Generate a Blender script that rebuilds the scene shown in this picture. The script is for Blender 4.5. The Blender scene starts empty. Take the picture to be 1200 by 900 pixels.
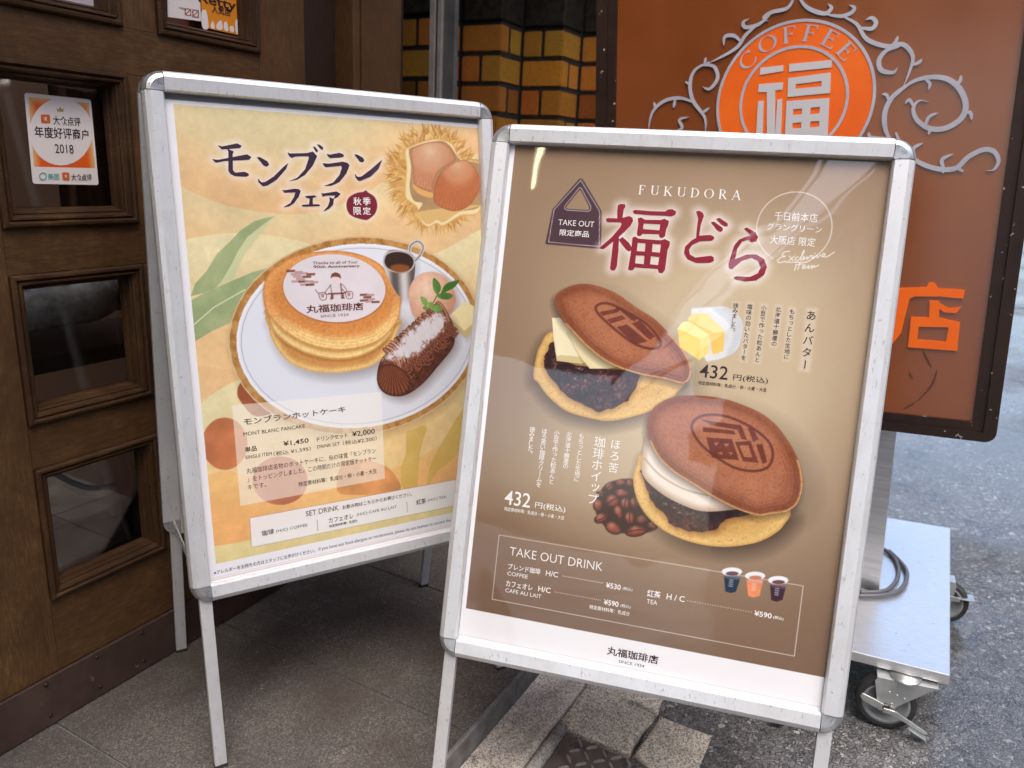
import bpy, bmesh, math, random
import numpy as np
from mathutils import Matrix, Vector
R_ = math.radians
scn = bpy.context.scene
COL = scn.collection

# ------------------------------------------------------------------ camera, sky, sun, exposure
cd = bpy.data.cameras.new('camera'); cam = bpy.data.objects.new('camera', cd); COL.objects.link(cam)
cd.sensor_width = 36.0; cd.lens = 27.035
cam.matrix_world = Matrix.Translation((0, 0, 1.0693)) @ Matrix.Rotation(math.pi/2 - 0.276263, 4, 'X') @ Matrix.Rotation(0.050591, 4, 'Z')
cd.clip_start = 0.05; cd.clip_end = 500
cd.dof.use_dof = True; cd.dof.focus_distance = 1.25; cd.dof.aperture_fstop = 5.6
scn.camera = cam

SUN_EL, SUN_AZ = 64.0, -80.0          # degrees; azimuth counted from +x towards +y, where the light comes FROM
w = bpy.data.worlds.new('World'); scn.world = w; w.use_nodes = True
nt = w.node_tree
sky = nt.nodes.new('ShaderNodeTexSky'); sky.sky_type = 'NISHITA'; sky.sun_disc = False
sky.sun_elevation = R_(SUN_EL); sky.sun_rotation = R_(90 - SUN_AZ)
sky.air_density = 1.0; sky.dust_density = 4.0; sky.ozone_density = 1.0
nt.links.new(sky.outputs[0], nt.nodes['Background'].inputs[0]); nt.nodes['Background'].inputs[1].default_value = 0.15
sl = bpy.data.lights.new('sun', 'SUN'); sl.energy = 0.6; sl.angle = R_(50); sl.color = (1.0, 0.985, 0.965)
so = bpy.data.objects.new('sun', sl); COL.objects.link(so)
sd = Vector((math.cos(R_(SUN_EL))*math.cos(R_(SUN_AZ)), math.cos(R_(SUN_EL))*math.sin(R_(SUN_AZ)), math.sin(R_(SUN_EL))))
so.rotation_euler = sd.to_track_quat('Z', 'Y').to_euler(); so.location = sd*20
vs = scn.view_settings; vs.view_transform = 'Standard'; vs.look = 'None'; vs.gamma = 1.0; vs.exposure = 1.48; vs.use_curve_mapping = False
scn.cycles.max_bounces = 8; scn.cycles.caustics_reflective = False; scn.cycles.caustics_refractive = False

# ------------------------------------------------------------------ helpers
rng = np.random.default_rng(7)
random.seed(5)
def link(o, parent=None):
    COL.objects.link(o)
    if parent is not None: o.parent = parent
    return o
def tag(o, label=None, cat=None, group=None, kind=None):
    if label: o['label'] = label
    if cat: o['category'] = cat
    if group: o['group'] = group
    if kind: o['kind'] = kind
    return o
def empty(name, mat=None):
    o = bpy.data.objects.new(name, None); COL.objects.link(o); o.empty_display_size = .05
    if mat is not None: o.matrix_world = mat
    return o
def mesh_obj(name, verts, faces, mat, parent=None, smooth=False, xf=None):
    if xf is not None: verts = [tuple(xf @ Vector(v)) for v in verts]
    me = bpy.data.meshes.new(name); me.from_pydata([tuple(map(float, v)) for v in verts], [], faces); me.update()
    if smooth:
        for p in me.polygons: p.use_smooth = True
    o = bpy.data.objects.new(name, me)
    for m in (mat if isinstance(mat, (list, tuple)) else [mat]): me.materials.append(m)
    return link(o, parent)
class MB:
    """collects boxes, tubes and lofts of ONE part"""
    def __init__(s, xf=None): s.bm = bmesh.new(); s.xf = xf; s.mi = 0
    def _fin(s, geom_verts):
        pass
    def box(s, x0, x1, y0, y1, z0, z1, bev=0.0, xf=None, segs=2):
        b = bmesh.new(); bmesh.ops.create_cube(b, size=1)
        for v in b.verts: v.co = Vector(((x0+x1)/2 + v.co.x*(x1-x0), (y0+y1)/2 + v.co.y*(y1-y0), (z0+z1)/2 + v.co.z*(z1-z0)))
        if bev > 0: bmesh.ops.bevel(b, geom=b.edges[:], offset=bev, segments=segs, affect='EDGES', profile=.5)
        s.add(b, xf); return s
    def add(s, b, xf=None):
        if xf is not None: bmesh.ops.transform(b, matrix=xf, verts=b.verts[:])
        for f in b.faces: f.material_index = s.mi
        me = bpy.data.meshes.new('t'); b.to_mesh(me); b.free(); s.bm.from_mesh(me); bpy.data.meshes.remove(me)
    def raw(s, verts, faces, xf=None, smooth=False):
        b = bmesh.new(); vv = [b.verts.new(v) for v in verts]
        for f in faces:
            try: q = b.faces.new([vv[i] for i in f]); q.smooth = smooth
            except ValueError: pass
        s.add(b, xf); return s
    def tube(s, pts, r, n=10, cap=True, xf=None):
        pts = [Vector(p) for p in pts]; rr = r if isinstance(r, (list, tuple)) else [r]*len(pts)
        vs_, fs = [], []; up = None
        for i, p in enumerate(pts):
            d = (pts[min(i+1, len(pts)-1)] - pts[max(i-1, 0)]).normalized()
            if up is None: up = Vector((0, 0, 1)) if abs(d.z) < .9 else Vector((1, 0, 0))
            a = d.cross(up).normalized(); b_ = a.cross(d).normalized(); up = b_
            for k in range(n):
                t = 2*math.pi*k/n; vs_.append(p + (a*math.cos(t) + b_*math.sin(t))*rr[i])
        for i in range(len(pts)-1):
            for k in range(n): fs.append((i*n+k, i*n+(k+1) % n, (i+1)*n+(k+1) % n, (i+1)*n+k))
        if cap: fs += [tuple(range(n))[::-1], tuple(range((len(pts)-1)*n, len(pts)*n))]
        s.raw(vs_, fs, xf, True); return s
    def lathe(s, prof, n=32, xf=None, smooth=True):
        """profile (r, z) turned about z"""
        vs_, fs = [], []
        for r, z in prof:
            for k in range(n): t = 2*math.pi*k/n; vs_.append((r*math.cos(t), r*math.sin(t), z))
        for i in range(len(prof)-1):
            for k in range(n): fs.append((i*n+k, i*n+(k+1) % n, (i+1)*n+(k+1) % n, (i+1)*n+k))
        s.raw(vs_, fs, xf, smooth); return s
    def prism(s, poly, y0, y1, bev=0, xf=None):
        """polygon in x,z extruded along y"""
        b = bmesh.new(); a = [b.verts.new((x, y0, z)) for x, z in poly]; f = b.faces.new(a)
        r = bmesh.ops.extrude_face_region(b, geom=[f]); 
        for v in r['geom']:
            if isinstance(v, bmesh.types.BMVert): v.co.y = y1
        bmesh.ops.recalc_face_normals(b, faces=b.faces[:])
        if bev: bmesh.ops.bevel(b, geom=b.edges[:], offset=bev, segments=1, affect='EDGES')
        s.add(b, xf); return s
    def build(s, name, mat, parent=None, recalc=True):
        if s.xf is not None: bmesh.ops.transform(s.bm, matrix=s.xf, verts=s.bm.verts[:])
        if recalc: bmesh.ops.recalc_face_normals(s.bm, faces=s.bm.faces[:])
        me = bpy.data.meshes.new(name); s.bm.to_mesh(me); s.bm.free()
        for m in (mat if isinstance(mat, (list, tuple)) else [mat]): me.materials.append(m)
        return link(bpy.data.objects.new(name, me), parent)
def copy_tree(o, parent=None):
    c = o.copy(); COL.objects.link(c)
    if parent is not None: c.parent = parent
    for ch in o.children: copy_tree(ch, c)
    return c
def spline(p, n=6, closed=True):
    """Catmull-Rom through 2D or 3D points"""
    p = np.array(p, float); N = len(p); out = []
    rngi = range(N) if closed else range(N-1)
    for i in rngi:
        a, b, c, d = (p[(i-1) % N], p[i], p[(i+1) % N], p[(i+2) % N]) if closed else (p[max(i-1, 0)], p[i], p[i+1], p[min(i+2, N-1)])
        for k in range(n):
            t = k/n
            out.append(.5*((2*b) + (-a+c)*t + (2*a-5*b+4*c-d)*t*t + (-a+3*b-3*c+d)*t**3))
    if not closed: out.append(p[-1])
    return np.array(out)
def fill2d(polys, parent=None, extrude=0.0):
    """filled flat shape (even-odd, so inner polygons are holes) -> list of (verts, faces)"""
    cu = bpy.data.curves.new('shape', 'CURVE'); cu.dimensions = '2D'; cu.fill_mode = 'BOTH' if extrude else 'FRONT'; cu.extrude = extrude
    if not extrude: cu.fill_mode = 'BOTH'
    for pl in polys:
        sp = cu.splines.new('POLY'); sp.points.add(len(pl)-1)
        for q, p in zip(sp.points, pl): q.co = (float(p[0]), float(p[1]), 0, 1)
        sp.use_cyclic_u = True
    o = bpy.data.objects.new('shape', cu); COL.objects.link(o)
    return o
def harvest(objs):
    """turns temporary curve / text objects into plain vertex and face lists"""
    bpy.context.view_layer.update(); dg = bpy.context.evaluated_depsgraph_get(); out = []
    for o in objs:
        me = bpy.data.meshes.new_from_object(o.evaluated_get(dg))
        n = len(me.vertices); a = np.empty(n*3); me.vertices.foreach_get('co', a)
        out.append((a.reshape(-1, 3), [tuple(p.vertices) for p in me.polygons])); bpy.data.meshes.remove(me)
    for o in objs:
        d = o.data; bpy.data.objects.remove(o); bpy.data.curves.remove(d)
    return out
def text_curve(s, bold=0.0):
    cu = bpy.data.curves.new('text', 'FONT'); cu.body = s; cu.offset = bold; cu.resolution_u = 3
    o = bpy.data.objects.new('text', cu); COL.objects.link(o); return o

# ------------------------------------------------------------------ materials
def new_mat(name):
    m = bpy.data.materials.new(name); m.use_nodes = True
    return m, m.node_tree, m.node_tree.nodes['Principled BSDF']
def nd(t, typ, **kw):
    n = t.nodes.new(typ)
    for k, v in kw.items():
        if k in ('scale', 'detail', 'rough', 'dist'): n.inputs[{'scale': 'Scale', 'detail': 'Detail', 'rough': 'Roughness', 'dist': 'Distortion'}[k]].default_value = v
        else: setattr(n, k, v)
    return n
def ramp(t, fac, stops):
    r = t.nodes.new('ShaderNodeValToRGB'); e = r.color_ramp.elements
    while len(e) < len(stops): e.new(.5)
    for q, (p, c) in zip(e, stops): q.position = p; q.color = (*c, 1) if len(c) == 3 else c
    t.links.new(fac, r.inputs[0]); return r.outputs[0]
def mixc(t, fac, a, b, mode='MIX'):
    m = t.nodes.new('ShaderNodeMix'); m.data_type = 'RGBA'; m.blend_type = mode
    for i, v in ((0, fac), (6, a), (7, b)):
        if hasattr(v, 'is_output'): t.links.new(v, m.inputs[i])
        else: m.inputs[i].default_value = v if not isinstance(v, tuple) or len(v) == 4 else (*v, 1)
    return m.outputs[2]
def coords(t, scale=(1, 1, 1), rot=(0, 0, 0), kind='Object'):
    tc = t.nodes.new('ShaderNodeTexCoord'); mp = t.nodes.new('ShaderNodeMapping'); mp.inputs['Scale'].default_value = scale; mp.inputs['Rotation'].default_value = rot
    t.links.new(tc.outputs[kind], mp.inputs[0]); return mp.outputs[0]
def noise(t, vec, scale, detail=4, rough=.55, dist=0):
    n = nd(t, 'ShaderNodeTexNoise', scale=scale, detail=detail, rough=rough, dist=dist); t.links.new(vec, n.inputs['Vector']); return n.outputs['Fac']
def voro(t, vec, scale, feature='F1'):
    n = nd(t, 'ShaderNodeTexVoronoi', scale=scale); n.feature = feature; t.links.new(vec, n.inputs['Vector']); return n
def bump(t, b, h, strength=.3, dist=.002):
    n = t.nodes.new('ShaderNodeBump'); n.inputs['Strength'].default_value = strength; n.inputs['Distance'].default_value = dist
    t.links.new(h, n.inputs['Height']); t.links.new(n.outputs[0], b.inputs['Normal']); return n
def simple(name, col, rough=.5, metal=0.0, spec=.5, coat=0, coat_r=.05):
    m, t, b = new_mat(name); b.inputs['Base Color'].default_value = (*col, 1); b.inputs['Roughness'].default_value = rough
    b.inputs['Metallic'].default_value = metal; b.inputs['Specular IOR Level'].default_value = spec
    b.inputs['Coat Weight'].default_value = coat; b.inputs['Coat Roughness'].default_value = coat_r
    return m
def worn(name, c0, c1, scale=3, rough=(.4, .6), metal=0, stretch=(1, 1, 1), bump_s=.15, bump_scale=60, spec=.5, lo=.35, hi=.65, chips=None, coat=0):
    """two-tone weathered surface, with optional paint chips (colour, scale, threshold)"""
    m, t, b = new_mat(name); v = coords(t, stretch)
    f = noise(t, v, scale, 8, .65)
    c = ramp(t, f, [(lo, c0), (hi, c1)])
    rr = t.nodes.new('ShaderNodeMapRange'); rr.inputs['To Min'].default_value = rough[0]; rr.inputs['To Max'].default_value = rough[1]
    f2 = noise(t, v, scale*4, 6, .6); t.links.new(f2, rr.inputs['Value']); t.links.new(rr.outputs[0], b.inputs['Roughness'])
    if chips:
        cv = coords(t); k = noise(t, cv, chips[1], 3, .7); k = ramp(t, k, [(chips[2], (0, 0, 0)), (chips[2]+.015, (1, 1, 1))])
        c = mixc(t, k, c, chips[0])
    t.links.new(c, b.inputs['Base Color']); b.inputs['Metallic'].default_value = metal; b.inputs['Specular IOR Level'].default_value = spec
    b.inputs['Coat Weight'].default_value = coat; b.inputs['Coat Roughness'].default_value = .15
    h = noise(t, v, bump_scale, 5, .6); bump(t, b, h, bump_s, .002)
    return m
def wood(name, dark, mid, light, axis='z', rough=(.35, .6), scale=1.0):
    m, t, b = new_mat(name)
    st = {'z': (34, 34, 5.0), 'x': (5.0, 34, 34)}[axis]
    v = coords(t, tuple(a*scale for a in st)); g = noise(t, v, 2.2, 9, .7, .6)
    c = ramp(t, g, [(.26, dark), (.46, mid), (.60, mid), (.86, light)])
    v2 = coords(t); blot = noise(t, v2, 6, 8, .68, .5); c = mixc(t, ramp(t, blot, [(.42, (0, 0, 0)), (.66, (.75, .75, .75))]), c, dark); b2 = noise(t, coords(t, (1, 1, .6)), 17, 7, .7); c = mixc(t, ramp(t, b2, [(.50, (0, 0, 0)), (.74, (.40, .40, .40))]), c, light)
    wear = noise(t, coords(t, tuple(a*2.4 for a in st)), 3, 6, .75); c = mixc(t, ramp(t, wear, [(.62, (0, 0, 0)), (.72, (.35, .35, .35))]), c, light)
    fg = noise(t, coords(t, tuple(a*2.6 for a in st)), 3.2, 5, .7); c = mixc(t, ramp(t, fg, [(.44, (.62, .62, .62)), (.62, (0, 0, 0))]), c, tuple(q*.42 for q in mid)); knot = noise(t, coords(t), 2.2, 6, .6); c = mixc(t, ramp(t, knot, [(.50, (0, 0, 0)), (.72, (.6, .6, .6))]), c, tuple(q*.45 for q in (mid[0]*1.05, mid[1]*.85, mid[2]*.8)))
    t.links.new(c, b.inputs['Base Color'])
    rr = t.nodes.new('ShaderNodeMapRange'); rr.inputs['To Min'].default_value = rough[0]; rr.inputs['To Max'].default_value = rough[1]
    t.links.new(g, rr.inputs['Value']); t.links.new(rr.outputs[0], b.inputs['Roughness'])
    bump(t, b, g, .22, .0010); b.inputs['Specular IOR Level'].default_value = .3
    return m
M = {}
M['wood_v'] = wood('door_wood_upright', (.058, .026, .010), (.140, .070, .027), (.25, .138, .052), 'z', (.38, .58), 1.3)
M['wood_h'] = wood('door_wood_level', (.050, .022, .009), (.125, .062, .024), (.23, .125, .047), 'x', (.38, .58), 1.3)
M['wood_mould'] = wood('moulding_wood', (.026, .011, .006), (.072, .035, .015), (.21, .115, .042), 'x', (.3, .5))
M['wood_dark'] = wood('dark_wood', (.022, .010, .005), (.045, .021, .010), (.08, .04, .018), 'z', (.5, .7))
M['kick'] = worn('painted_kick_plate', (.038, .022, .017), (.075, .044, .034), 9, (.35, .6), bump_s=.2, chips=((.13, .08, .05), 30, .69))
M['stud'] = simple('stud_metal', (.03, .018, .013), .45, .6)
def aluminium(name, c=(.70, .715, .745), rough=.32, metal=.34):
    m, t, b = new_mat(name); v = coords(t)
    sp = noise(t, v, 160, 2, .8); sp2 = noise(t, coords(t, (1, 1, .12)), 240, 2, .6)
    k = ramp(t, sp, [(.70, (0, 0, 0)), (.74, (.75, .75, .75))]); col = mixc(t, k, (*c, 1), (.12, .11, .1, 1))
    gr = noise(t, v, 14, 6, .65); col = mixc(t, ramp(t, gr, [(.45, (0, 0, 0)), (.75, (.35, .35, .35))]), col, (.46, .44, .41, 1))
    st = noise(t, coords(t, (1, 1, .06)), 70, 4, .7); col = mixc(t, ramp(t, st, [(.50, (0, 0, 0)), (.70, (.28, .28, .28))]), col, (.50, .49, .48, 1)); k2 = ramp(t, sp2, [(.66, (0, 0, 0)), (.69, (.55, .55, .55))]); col = mixc(t, k2, col, (.3, .29, .28, 1))
    t.links.new(col, b.inputs['Base Color']); b.inputs['Metallic'].default_value = metal
    rr = t.nodes.new('ShaderNodeMapRange'); rr.inputs['To Min'].default_value = rough-.08; rr.inputs['To Max'].default_value = rough+.14
    t.links.new(gr, rr.inputs['Value']); t.links.new(rr.outputs[0], b.inputs['Roughness'])
    bump(t, b, sp, .04, .001); return m
M['alu'] = aluminium('anodised_aluminium')
M['alu_leg'] = aluminium('leg_aluminium', (.62, .63, .65), .42, .3)
M['cap'] = worn('corner_chrome', (.40, .41, .43), (.68, .69, .71), 30, (.18, .42), metal=.8, bump_s=.3, bump_scale=120)
M['steel'] = worn('brushed_steel', (.50, .50, .51), (.66, .66, .67), 3, (.24, .38), metal=.95, stretch=(2, 60, 60), bump_s=.08, bump_scale=4)
M['steel_plate'] = worn('scratched_steel_plate', (.74, .74, .745), (.86, .86, .86), 6, (.24, .44), metal=.85, stretch=(6, 40, 40), bump_s=.10, bump_scale=5, chips=((.38, .38, .39), 70, .70))
def scratch(m):
    t = m.node_tree; b = t.nodes['Principled BSDF']; v = coords(t, (1, 1.6, 1), (0, 0, .5)); d = t.nodes.new('ShaderNodeTexVoronoi'); d.feature = 'DISTANCE_TO_EDGE'; d.inputs['Scale'].default_value = 34; t.links.new(v, d.inputs['Vector'])
    ln = ramp(t, d.outputs['Distance'], [(.006, (1, 1, 1)), (.016, (0, 0, 0))]); k = ramp(t, noise(t, coords(t), 9, 4, .7), [(.50, (0, 0, 0)), (.60, (1, 1, 1))]); k2 = ramp(t, noise(t, coords(t), 45, 2, .5), [(.48, (0, 0, 0)), (.56, (1, 1, 1))])
    f = t.nodes.new('ShaderNodeMath'); f.operation = 'MULTIPLY'; t.links.new(ln, f.inputs[0]); t.links.new(k, f.inputs[1]); g = t.nodes.new('ShaderNodeMath'); g.operation = 'MULTIPLY'; t.links.new(f.outputs[0], g.inputs[0]); t.links.new(k2, g.inputs[1])
    old = b.inputs['Base Color'].links[0].from_socket; t.links.new(mixc(t, g.outputs[0], old, (.93, .93, .93, 1)), b.inputs['Base Color']); oldr = b.inputs['Roughness'].links[0].from_socket; mr = t.nodes.new('ShaderNodeMath'); mr.operation = 'MULTIPLY_ADD'; t.links.new(g.outputs[0], mr.inputs[0]); mr.inputs[1].default_value = .35; t.links.new(oldr, mr.inputs[2]); t.links.new(mr.outputs[0], b.inputs['Roughness'])
scratch(M['steel_plate'])
M['zinc'] = worn('zinc_plated_steel', (.45, .47, .46), (.66, .68, .67), 14, (.25, .45), metal=.85, bump_s=.15)
M['bolt'] = simple('bolt_steel', (.09, .08, .07), .4, .8)
M['rubber'] = worn('black_rubber', (.012, .012, .013), (.035, .034, .034), 40, (.5, .75), bump_s=.2)
M['wheel'] = simple('grey_wheel_plastic', (.22, .23, .24), .5)
M['cable'] = simple('grey_cable_sheath', (.10, .10, .115), .38)
M['frame_brown'] = worn('brown_painted_frame', (.016, .0075, .005), (.030, .014, .009), 8, (.35, .55), bump_s=.12, chips=((.42, .37, .32), 46, .665), spec=.35)
def acrylic():
    m, t, b = new_mat('orange_brown_acrylic'); v = coords(t)
    g = noise(t, v, 3, 6, .6); c = ramp(t, g, [(.3, (.185, .046, .009)), (.7, (.24, .064, .013))])
    s = noise(t, coords(t, (1, 1, .4)), 22, 9, .8, 1.5); c = mixc(t, ramp(t, s, [(.66, (0, 0, 0)), (.68, (.45, .45, .45))]), c, (.09, .03, .015, 1))
    t.links.new(c, b.inputs['Base Color']); b.inputs['Roughness'].default_value = .32; b.inputs['Specular IOR Level'].default_value = 1.0
    r = t.nodes.new('ShaderNodeMapRange'); r.inputs['To Min'].default_value = .14; r.inputs['To Max'].default_value = .30; t.links.new(noise(t, v, 12, 6, .7), r.inputs['Value']); t.links.new(r.outputs[0], b.inputs['Roughness'])
    bump(t, b, noise(t, v, 90, 4), .03, .001); return m
M['acrylic'] = acrylic()
M['sign_grey'] = worn('grey_sign_inlay', (.36, .36, .41), (.46, .46, .51), 10, (.4, .5), bump_s=.03)
M['sign_orange'] = worn('orange_sign_plastic', (.78, .115, .006), (.86, .15, .010), 6, (.3, .42), bump_s=.02)
M['sign_white'] = simple('pale_sign_edge', (.55, .53, .54), .4)
def tile_mat():
    m, t, b = new_mat('porch_stone_tile'); v = coords(t)
    vg = voro(t, v, 420); sg = t.nodes.new('ShaderNodeSeparateColor'); t.links.new(vg.outputs['Color'], sg.inputs[0]); g = noise(t, v, 420, 3, .75); c = ramp(t, sg.outputs[0], [(.0, (.058, .050, .045)), (.45, (.108, .096, .087)), (.80, (.148, .133, .122)), (1., (.24, .22, .203))])
    d = noise(t, v, 3.5, 7, .65); c = mixc(t, ramp(t, d, [(.40, (0, 0, 0)), (.68, (.8, .8, .8))]), c, (.045, .034, .027, 1))
    d2 = noise(t, coords(t, (1, 1, 1), (0, 0, .6)), 11, 8, .7, .8); c = mixc(t, ramp(t, d2, [(.6, (0, 0, 0)), (.72, (.35, .35, .35))]), c, (.20, .18, .165, 1)); d3 = noise(t, coords(t, (1, .35, 1), (0, 0, .9)), 7, 9, .75, 1.2); c = mixc(t, ramp(t, d3, [(.62, (0, 0, 0)), (.70, (.6, .6, .6))]), c, (.03, .022, .017, 1)); sp = voro(t, v, 17); c = mixc(t, ramp(t, sp.outputs['Distance'], [(.035, (.5, .5, .5)), (.06, (0, 0, 0))]), c, (.36, .34, .31, 1))
    t.links.new(c, b.inputs['Base Color']); b.inputs['Roughness'].default_value = .62
    bump(t, b, g, .35, .0012); return m
M['tile'] = tile_mat()
M['grout'] = simple('dark_grout', (.05, .045, .042), .9)
def concrete(name, lo, mid, hi, scale=170, dirt=(.06, .048, .038), dscale=4, dth=(.45, .7), amt=.8):
    m, t, b = new_mat(name); v = coords(t)
    vg = voro(t, v, 380); sg = t.nodes.new('ShaderNodeSeparateColor'); t.links.new(vg.outputs['Color'], sg.inputs[0]); g = noise(t, v, scale, 5, .8); c = ramp(t, sg.outputs[0], [(.05, lo), (.45, mid), (.95, hi)])
    d = noise(t, v, dscale, 8, .7, .4); c = mixc(t, ramp(t, d, [(dth[0], (0, 0, 0)), (dth[1], (amt,)*3)]), c, dirt)
    d2 = noise(t, coords(t, (1, .4, 1), (0, 0, .4)), 9, 9, .75, 1.5); c = mixc(t, ramp(t, d2, [(.58, (0, 0, 0)), (.68, (.7, .7, .7))]), c, dirt)
    vo = voro(t, v, 330); c = mixc(t, ramp(t, vo.outputs['Distance'], [(.16, (.55, .55, .55)), (.24, (0, 0, 0))]), c, (.03, .026, .023, 1))
    t.links.new(c, b.inputs['Base Color']); b.inputs['Roughness'].default_value = .8
    bump(t, b, g, .5, .002); return m
M['gutter'] = concrete('gutter_concrete', (.26, .225, .19), (.52, .465, .41), (.78, .72, .66), dth=(.50, .76))
M['stone'] = concrete('kerb_granite', (.20, .175, .14), (.48, .43, .35), (.75, .69, .59), dth=(.52, .78), amt=.6)
M['rim'] = concrete('rim_concrete', (.22, .21, .20), (.38, .36, .33), (.55, .52, .49))
M['iron'] = worn('rusty_checker_plate', (.070, .056, .052), (.15, .118, .108), 22, (.4, .7), metal=.35, bump_s=.4, bump_scale=150, chips=((.05, .055, .065), 30, .62))
def asphalt():
    m, t, b = new_mat('asphalt'); v0 = coords(t); wob = nd(t, 'ShaderNodeTexNoise', scale=60, detail=3); t.links.new(v0, wob.inputs['Vector'])
    vm = t.nodes.new('ShaderNodeVectorMath'); vm.operation = 'MULTIPLY_ADD'; t.links.new(wob.outputs['Color'], vm.inputs[0]); vm.inputs[1].default_value = (.010, .010, .010); t.links.new(v0, vm.inputs[2]); v = vm.outputs[0]
    def stones(scale, stops, gap):
        f = voro(t, v, scale); s = t.nodes.new('ShaderNodeSeparateColor'); t.links.new(f.outputs['Color'], s.inputs[0]); e = voro(t, v, scale, 'DISTANCE_TO_EDGE')
        c = ramp(t, s.outputs[0], stops); c = mixc(t, ramp(t, e.outputs['Distance'], [(gap*.3, (1, 1, 1)), (gap, (0, 0, 0))]), c, (.022, .021, .021, 1)); return c, s, e
    c1, s1, e1 = stones(150, [(.0, (.075, .073, .074)), (.5, (.125, .122, .122)), (.85, (.20, .196, .194)), (.98, (.34, .33, .32))], .10)
    c2, s2, e2 = stones(75, [(.0, (.080, .078, .080)), (.6, (.15, .147, .147)), (.9, (.25, .243, .238)), (1., (.40, .39, .37))], .08)
    pick = ramp(t, noise(t, v0, 45, 3, .6), [(.47, (0, 0, 0)), (.53, (1, 1, 1))]); c = mixc(t, pick, c1, c2)
    d = noise(t, v0, 1.6, 8, .68, .4); c = mixc(t, ramp(t, d, [(.44, (0, 0, 0)), (.66, (.65, .65, .65))]), c, (.060, .056, .055, 1))
    d2 = noise(t, v0, 14, 5, .6); c = mixc(t, ramp(t, d2, [(.56, (0, 0, 0)), (.72, (.5, .5, .5))]), c, (.19, .183, .178, 1))
    cr = voro(t, v0, 1.1, 'DISTANCE_TO_EDGE'); wb = nd(t, 'ShaderNodeTexNoise', scale=5, detail=6, rough=.7); t.links.new(v0, wb.inputs['Vector']); va = t.nodes.new('ShaderNodeVectorMath'); va.operation = 'MULTIPLY_ADD'; t.links.new(wb.outputs['Color'], va.inputs[0]); va.inputs[1].default_value = (.5, .5, .5); t.links.new(v0, va.inputs[2]); t.links.new(va.outputs[0], cr.inputs['Vector'])
    c = mixc(t, ramp(t, cr.outputs['Distance'], [(.003, (.9, .9, .9)), (.008, (0, 0, 0))]), c, (.012, .011, .011, 1))
    t.links.new(c, b.inputs['Base Color']); b.inputs['Roughness'].default_value = .42
    wet = noise(t, coords(t, (1, .8, 1)), .9, 6, .62, .6); wm = ramp(t, wet, [(.36, (0, 0, 0)), (.54, (.85, .85, .85))]); t.links.new(wm, b.inputs['Coat Weight']); b.inputs['Coat Roughness'].default_value = .16; b.inputs['Coat IOR'].default_value = 1.5
    cb = t.nodes.new('ShaderNodeBump'); cb.inputs['Strength'].default_value = .25; cb.inputs['Distance'].default_value = .003; t.links.new(noise(t, v0, 55, 5, .6), cb.inputs['Height']); t.links.new(cb.outputs[0], b.inputs['Coat Normal'])
    hh = ramp(t, e1.outputs['Distance'], [(.0, (0, 0, 0)), (.35, (1, 1, 1))]); bump(t, b, hh, .7, .003); return m
M['asphalt'] = asphalt()
def brick_mat():
    m, t, b = new_mat('glazed_brick'); at = t.nodes.new('ShaderNodeAttribute'); at.attribute_name = 'Col'
    v = coords(t); g = noise(t, v, 55, 5, .7)
    g2 = noise(t, v, 240, 3, .7); c = mixc(t, ramp(t, g2, [(.46, (0, 0, 0)), (.66, (.55, .55, .55))]), at.outputs[0], (.09, .040, .008, 1)); c = mixc(t, ramp(t, g, [(.5, (0, 0, 0)), (.8, (.5, .5, .5))]), c, (.06, .024, .006, 1))
    t.links.new(c, b.inputs['Base Color']); b.inputs['Roughness'].default_value = .28; b.inputs['Coat Weight'].default_value = .4; b.inputs['Coat Roughness'].default_value = .12
    bump(t, b, g, .25, .002); return m
M['brick'] = brick_mat()
M['mortar'] = simple('dark_mortar', (.006, .005, .004), .9)
M['black_stone'] = worn('black_stone_block', (.005, .004, .003), (.024, .018, .011), 40, (.55, .75), spec=.2, bump_s=.2)
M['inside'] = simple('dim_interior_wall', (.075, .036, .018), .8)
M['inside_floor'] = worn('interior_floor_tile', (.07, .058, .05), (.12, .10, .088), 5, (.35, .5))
M['render'] = worn('stucco', (.42, .39, .34), (.52, .49, .43), 2, (.8, .9))
M['grey_render'] = worn('grey_stucco', (.30, .30, .30), (.40, .40, .40), 2, (.8, .9))
M['window_dark'] = simple('window_dark', (.03, .035, .045), .1, 0, .8)
M['pole_concrete'] = worn('pole_concrete', (.22, .22, .21), (.32, .31, .3), 5, (.8, .9))
M['wire'] = simple('black_wire', (.01, .01, .01), .5)
M['soffit'] = wood('soffit_board', (.10, .05, .02), (.20, .11, .05), (.30, .18, .08), 'x')
def glass_mat():
    m, t, b = new_mat('window_glass'); t.nodes.remove(b); out = t.nodes['Material Output']
    tr = t.nodes.new('ShaderNodeBsdfTransparent'); tr.inputs[0].default_value = (.86, .85, .83, 1)
    gl = t.nodes.new('ShaderNodeBsdfGlossy'); gl.inputs['Roughness'].default_value = .015
    fr = t.nodes.new('ShaderNodeFresnel'); fr.inputs[0].default_value = 1.55
    mx = t.nodes.new('ShaderNodeMixShader'); t.links.new(fr.outputs[0], mx.inputs[0]); t.links.new(tr.outputs[0], mx.inputs[1]); t.links.new(gl.outputs[0], mx.inputs[2]); t.links.new(mx.outputs[0], out.inputs[0]); return m
M['glass'] = glass_mat()
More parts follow.
